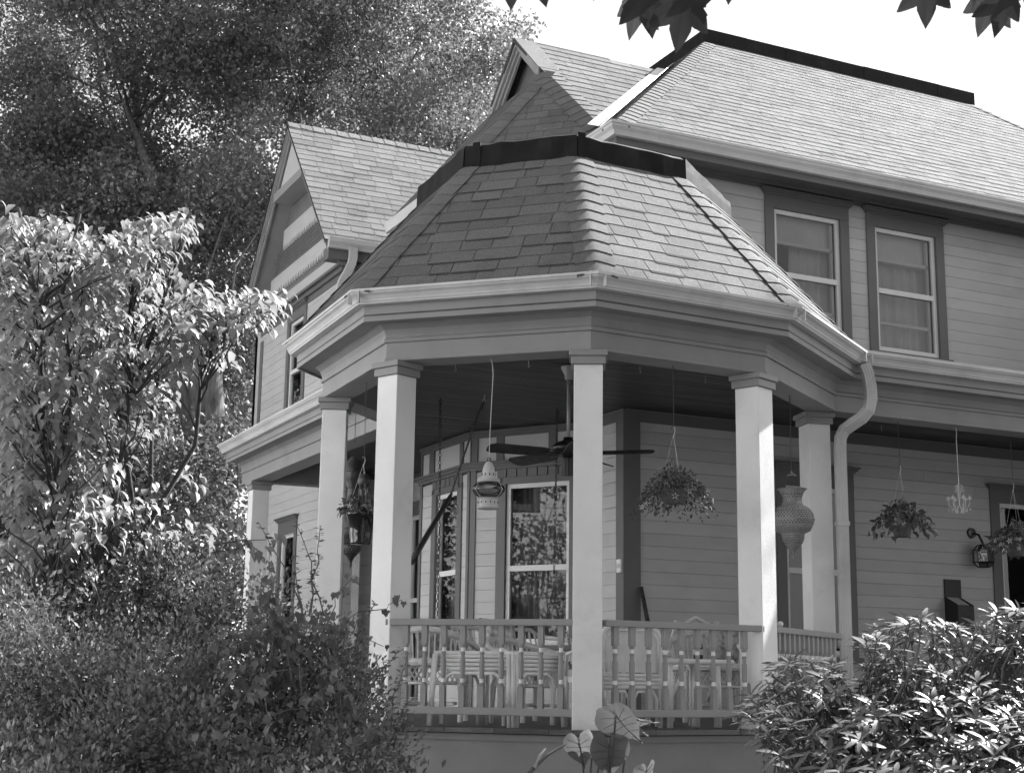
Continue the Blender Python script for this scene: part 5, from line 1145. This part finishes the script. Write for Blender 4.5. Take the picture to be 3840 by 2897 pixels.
for c in W_:
    out_ = (c-np.array([base[0], base[1], -.3])); out_ /= np.linalg.norm(out_); u_ = out_*.6+np.array([0, 0, .8])+unit(1)[0]*.3; u_ /= np.linalg.norm(u_); e1 = np.cross(u_, [.3, .9, .1]); e1 /= np.linalg.norm(e1); e2 = np.cross(u_, e1); n = rnd.randint(9, 13); ph = rnd.random()*6.28
    st = np.array(base)+np.array([rnd.gauss(0, .35), rnd.gauss(0, .3), rnd.uniform(.1, .6)]); limb(m, (st*.4+c*.6), c, .006, .003, rnd, .06, 5, 5)
    for k in range(n):
        a = ph+2.4*k; el = rnd.uniform(-.25, .55); d = (e1*math.cos(a)+e2*math.sin(a))*math.cos(el)+u_*math.sin(el); pos.append(c-u_*rnd.uniform(0, .03)); ax.append(d); nor.append(u_+d*-.2+unit(1)[0]*.2); sz.append(rnd.uniform(.05, .112))
m.build('stems', 'twig', t); leafmesh('leaves', 'strap', pos, ax, nor, sz, 'leaf_rhodo', t, .5+.9*N.rand(len(pos)), smooth=True)

# ---- elephant-ear leaves at the bottom
def heart(L_, cup=.16, wav=.03, n=40):
    bd = []
    for k in range(n):
        a = 2*math.pi*k/n; x = 16*math.sin(a)**3; y = 13*math.cos(a)-5*math.cos(2*a)-2*math.cos(3*a)-math.cos(4*a); bd.append((x/28*L_*.86, -(y-5)/22*L_))
    vs = [(0, .0, 0)]; fs = []; rings = 5
    for r_ in range(1, rings+1):
        f = r_/rings
        for k, (x, y) in enumerate(bd):
            xx, yy = x*f, .12*L_*(1-f)+y*f; u = xx/(L_*.5)
            vs.append((xx, yy, cup*L_*u*u+.02*L_*abs(u)-.25*L_*(max(0, yy)/L_)**2+wav*L_*f*f*math.sin(k*1.26)))
    vs[0] = (0, .12*L_, 0)
    fs += [(0, 1+k, 1+(k+1) % n) for k in range(n)]
    for r_ in range(rings-1):
        o = 1+r_*n; fs += [(o+k, o+n+k, o+n+(k+1) % n, o+(k+1) % n) for k in range(n)]
    return np.array(vs), fs
gb = ondist(2260, 2860, 7.0); t = thing('elephant_ear_plant', 'elephant-ear plant with big heart-shaped leaves below the centre post', 'plant', (gb[0], gb[1], GZ)); rnd = random.Random(8)
for (px, py, D, L_, roll, pit, yw, tn) in ((2310, 2680, 6.75, .20, .55, .15, .45, 1.0), (2283, 2790, 6.85, .19, .05, .05, -.1, .85), (2172, 2780, 7.0, .15, .1, .12, .3, .85), (2275, 2700, 6.95, .20, .75, -.8, -1.15, 1.3), (2225, 2770, 7.1, .13, -.3, .3, .5, 1.1), (2345, 2680, 6.95, .19, .75, .4, .9, 1.3), (2425, 2885, 6.6, .12, .5, -1.0, .6, 1.5)):
    vs, fs = heart(L_); ex = RX*math.cos(roll)+RU*math.sin(roll); ey = -(RU*math.cos(roll)-RX*math.sin(roll)); ez = -RV
    ex2 = ex*math.cos(yw)+ez*math.sin(yw); ez2 = np.cross(ex2, ey); ey2 = ey*math.cos(pit)+ez2*math.sin(pit); ez3 = np.cross(ex2, ey2)
    if ez3@RV > 0: ez3 = -ez3
    c = ondist(px, py, D); m = MB(); m.add([c+ex2*a+ey2*b+ez3*d for a, b, d in vs], fs, tn); lf = m.build('leaf', 'leaf_ear', t, smooth=True)
    m = MB(); gnd = np.array([gb[0]+rnd.gauss(0, .08), gb[1]+rnd.gauss(0, .08), GZ]); limb(m, gnd+RV*[.12, .12, 0], c-ez3*.006, .009, .004, rnd, .03, 6, 6); zz_ = lambda a_, b_: .16*L_*(a_/(L_*.5))**2+.02*L_*abs(a_/(L_*.5))-.25*L_*(max(0, b_)/L_)**2+.0015
    for f0, fa, fb in ((.1, .34, -.12), (.18, .40, .12), (.32, .36, .34), (.5, .26, .56), (.68, .14, .76)):
        for sg in (-1, 1): m.tube([c+ex2*(sg*fa*L_*g_)+ey2*(L_*(f0+(fb-f0)*g_))+ez3*zz_(fa*L_*g_, L_*(f0+(fb-f0)*g_)) for g_ in (0, .35, .7, 1.0)], .0014, 3)
    m.tube([c+ey2*(L_*g_)+ez3*zz_(0, L_*g_) for g_ in (0, .25, .5, .75, .97)], [.003, .0025, .002, .0015, .001], 4); m.build('stalk', 'leaf_vine', lf)
for (px, py, px2, py2) in ((2000, 2880, 2045, 2805), (1985, 2897, 2120, 2790)):
    m = MB(); limb(m, ondist(px, py, 6.8), ondist(px2, py2, 6.9), .012, .004, rnd, .03, 4, 6); m.build('furled_leaf', 'leaf_ear', t)

# ---- street maple whose lowest leaves hang into the top of the picture
rnd = random.Random(2); tb_ = np.array([3.2, -11.0, GZ]); t = thing('street_maple', 'maple branch with dark lobed leaves hanging into the top of the picture', 'tree', tuple(tb_))
m = MB(); hub = np.array([3.0, -10.8, 2.6]); limb(m, tb_, hub, .24, .18, rnd, .01, 5, 12); limb(m, hub, (2.6, -10.6, 7.5), .16, .03, rnd, .03, 6, 9); m.build('trunk', 'bark_dark', t, smooth=True)
def mleaf_outline():
    tips = [(0, 1.0, 40), (48, .90, 34), (-48, .90, 34), (100, .62, 34), (-100, .62, 34), (20, .70, 14), (-20, .70, 14), (32, .66, 12), (-32, .66, 12), (66, .66, 13), (-66, .66, 13), (80, .52, 12), (-80, .52, 12), (120, .46, 14), (-120, .46, 14)]
    o = []
    for k in range(96):
        a = -180+360*k/96.0; r_ = .34 if abs(a) < 150 else .34-.2*(abs(a)-150)/30
        for ta, tr, tw in tips:
            d_ = abs(a-ta)/tw
            if d_ < 1: r_ = max(r_, .34+(tr-.34)*(1-d_**.8))
        o.append((math.radians(a), r_))
    return o
MO = mleaf_outline()
def maple_leaf(c, down, face, size, tn=1.0, attach=None):
    down = np.asarray(down, float); down /= np.linalg.norm(down); face = face-down*(face@down); face /= np.linalg.norm(face); sd2 = np.cross(face, down); m = MB()
    vs = [c]+[c+size*r_*(down*math.cos(a)+sd2*math.sin(a))+face*size*(-.2*r_*r_+.07*math.cos(3.5*a)*r_) for a, r_ in MO]; n = len(MO); m.add(vs, [(0, 1+i, 1+(i+1) % n) for i in range(n)], tn); lf = m.build('leaf', 'leaf_maple', t, smooth=True)
    st = attach if attach is not None else c-down*.11
    m = MB(); m.tube([c, (c+st)/2+np.array([.01, 0, .01]), st], .0014, 4); m.build('leaf_stalk', 'twig', lf)
D = 4.2; twig_pts = [ondist(x_, y_, D) for x_, y_ in ((4300, -420), (3900, -330), (3500, -300), (3000, -330), (2600, -300), (2250, -330), (1900, -300))]
m = MB(); m.tube(twig_pts, [.016, .013, .011, .009, .007, .005, .003], 6); limb(m, hub+np.array([-.3, 1.2, .9]), twig_pts[0], .05, .016, rnd, .04, 6, 7); limb(m, hub, hub+np.array([-.3, 1.2, .9]), .08, .05, rnd, .02, 3, 8); m.build('branch', 'bark_dark', t, smooth=True)
for (tipx, tipy, bx_, by_, dD, yw) in ((2455, 148, 2425, -35, 0, .2), (2345, 152, 2400, -15, .08, -.7), (2545, 205, 2570, 0, -.05, .35), (2640, 60, 2600, -90, .1, .9), (1921, 42, 1915, -110, .1, .2), (2046, 32, 2015, -110, .05, -.3), (2735, 22, 2745, -130, .1, .1), (3479, 112, 3478, -60, 0, .1), (3739, 148, 3770, -20, 0, .3), (3655, 142, 3720, -20, .1, -.7), (3676, 20, 3650, -120, .15, .2), (3860, 60, 3880, -90, .1, .3), (2230, 6, 2235, -120, .2, .2)):
    tip, b0 = ondist(tipx, tipy, D+dD), ondist(bx_, by_, D+dD); face = -RV*math.cos(yw)+RX*math.sin(yw)+RU*.15; j = int(np.argmin([np.linalg.norm(q_-b0) for q_ in twig_pts])); maple_leaf(b0, tip-b0, face, np.linalg.norm(tip-b0), rnd.uniform(.85, 1.15), attach=twig_pts[j])
cc = []; 
for k in range(480):
    d = unit(1)[0]; q = rnd.random()**.4; cc.append(np.array([4.8, -9.4, 5.2])+d*q*np.array([7.0, 3.3, 5.6]))  # unseen crown, made wide and dense to block light towards the porch
for k in range(26):
    d = unit(1)[0]; cc.append(np.array([.6, -6.4, 5.6])+d*rnd.random()**.4*np.array([1.5, .9, .9]))  # extra unseen lobe added to shade the hanging leaves
pos, d = clump_leaves(np.array(cc), [rnd.uniform(.5, .9) for _ in cc], 190); pr_ = np.array([proj(p) for p in pos]); keep = ~((pr_[:, 2] > 0) & (pr_[:, 0] > -400) & (pr_[:, 0] < PW+400) & (pr_[:, 1] > -400) & (pr_[:, 1] < PH+400)); pos, d = pos[keep], d[keep]; n = len(pos)
leafmesh('crown', 'ivy', pos, unit(n)+np.array([0, 0, -.6]), unit(n)*.6+np.array([0, 0, .8]), .11+.06*N.rand(n), 'leaf_maple', t, 1.6+.6*N.rand(n))
m = MB()
for k in range(0, len(cc)-26, 4): limb(m, hub+(np.array([2.6, -10.6, 7.0])-hub)*rnd.random(), cc[k], .04, .01, rnd, .06, 4, 5)
limb(m, hub+np.array([-.3, 1.2, .9]), (.6, -6.4, 5.4), .05, .015, rnd, .05, 6, 6); m.build('limbs', 'bark_dark', t)

# ---- unseen tall poplar placed off to the right so its top throws the shade on the lower left shrub
SDv = np.array(sd); c0 = np.array([-1.9*math.sin(math.radians(SUN_EL)), -1.9, 1.9*math.cos(math.radians(SUN_EL))])+SDv*22.0
t = thing('shade_poplar', 'unseen tall narrow poplar placed to shade the lower left shrub', 'tree', (c0[0], c0[1], GZ)); m = MB(); rnd = random.Random(4)
limb(m, (c0[0], c0[1], GZ-.1), (c0[0], c0[1], c0[2]+.8), .22, .03, rnd, .01, 8, 9); m.build('trunk', 'bark', t, smooth=True); cc = []
for k in range(46): d = unit(1)[0]; cc.append(c0+d*rnd.random()**.4*.9)
for k in range(40): z = rnd.uniform(4.0, c0[2]-.8); a = rnd.random()*6.28; q = rnd.random()**.5*1.0; cc.append(np.array([c0[0]+q*math.cos(a), c0[1]+q*math.sin(a), z]))
pos, d = clump_leaves(np.array(cc), [rnd.uniform(.35, .6) for _ in cc], 420); n = len(pos); leafmesh('crown', 'dia', pos, unit(n)+np.array([0, 0, -.4]), unit(n)+np.array([0, 0, .4]), .09+.05*N.rand(n), 'leaf_big', t, .7+.6*N.rand(n))
m = MB()
for c in cc[::3]: limb(m, (c0[0], c0[1], min(c[2], c0[2])-.5), c, .025, .008, rnd, .05, 4, 5)
m.build('limbs', 'bark', t)

# ---- unseen white house added off to the left as a reflector; its sunlit side wall brightens the shaded left faces
t = thing('reflector_house', 'unseen pale house added to bounce sunlight onto the left faces', 'house', (-11.2, 7.0, GZ)); nf = WF((-8.2, -3.0), (-8.2, 17.0))
m = MB(); nf.n = np.array([1.0, 0.0]); nf.box(m, 0, 20, GZ-.05, 5.6, -6.0, 0); nw = m.build('wall', 'reflector_paint', t)
k = 0; z = GZ
while z < 5.55:
    m = MB(); nf.box(m, 0, 20, z+.004, min(z+.20, 5.6), .001, .02); m.build('siding_board', 'reflector_paint', nw); z += .21
for x0_ in (2.0, 6.5, 11.0, 15.5):
    for z0_ in (.0, 3.0):
        m = MB(); nf.box(m, x0_, x0_+1.0, z0_, z0_+1.6, .021, .05); w_ = m.build('window', 'trim_dark', t); m = MB(); nf.box(m, x0_+.12, x0_+.88, z0_+.12, z0_+1.48, .051, .056); m.build('glass_pane', 'bottle', w_)
m = MB(); m.slab([(-7.8, -3.4, 5.55), (-7.8, 17.4, 5.55), (-11.2, 17.4, 8.4), (-11.2, -3.4, 8.4)], .15); m.slab([(-14.6, -3.4, 5.55), (-11.2, -3.4, 8.4), (-11.2, 17.4, 8.4), (-14.6, 17.4, 5.55)], .15); m.build('roof', 'shingle_under', t)

# ---- leafy shrub added in front of the unseen pale house (seen only as the reflection in the bay window)
rnd = random.Random(61); t = thing('reflection_shrub', 'unseen leafy shrub added for its reflection in the bay window', 'shrub', (-6.7, 3.8, GZ)); m = MB(); cc = []
for k in range(60): d = unit(1)[0]; cc.append(np.array([-6.7, 3.8, 1.7])+d*rnd.random()**.4*np.array([.8, 1.7, 2.4]))
for c in cc[::2]: limb(m, (-6.7+rnd.uniform(-.2, .2), 3.8+rnd.uniform(-.3, .3), GZ), c, .02, .006, rnd, .06, 5, 5)
m.build('stems', 'bark_dark', t); pos, d = clump_leaves(np.array(cc), [rnd.uniform(.3, .5) for _ in cc], 420); n = len(pos)
leafmesh('foliage', 'ovate', pos, unit(n)+np.array([0, 0, -.4]), unit(n)+np.array([0, 0, .6]), .07+.04*N.rand(n), 'leaf_shrub', t, .6+.7*N.rand(n), kind='stuff')
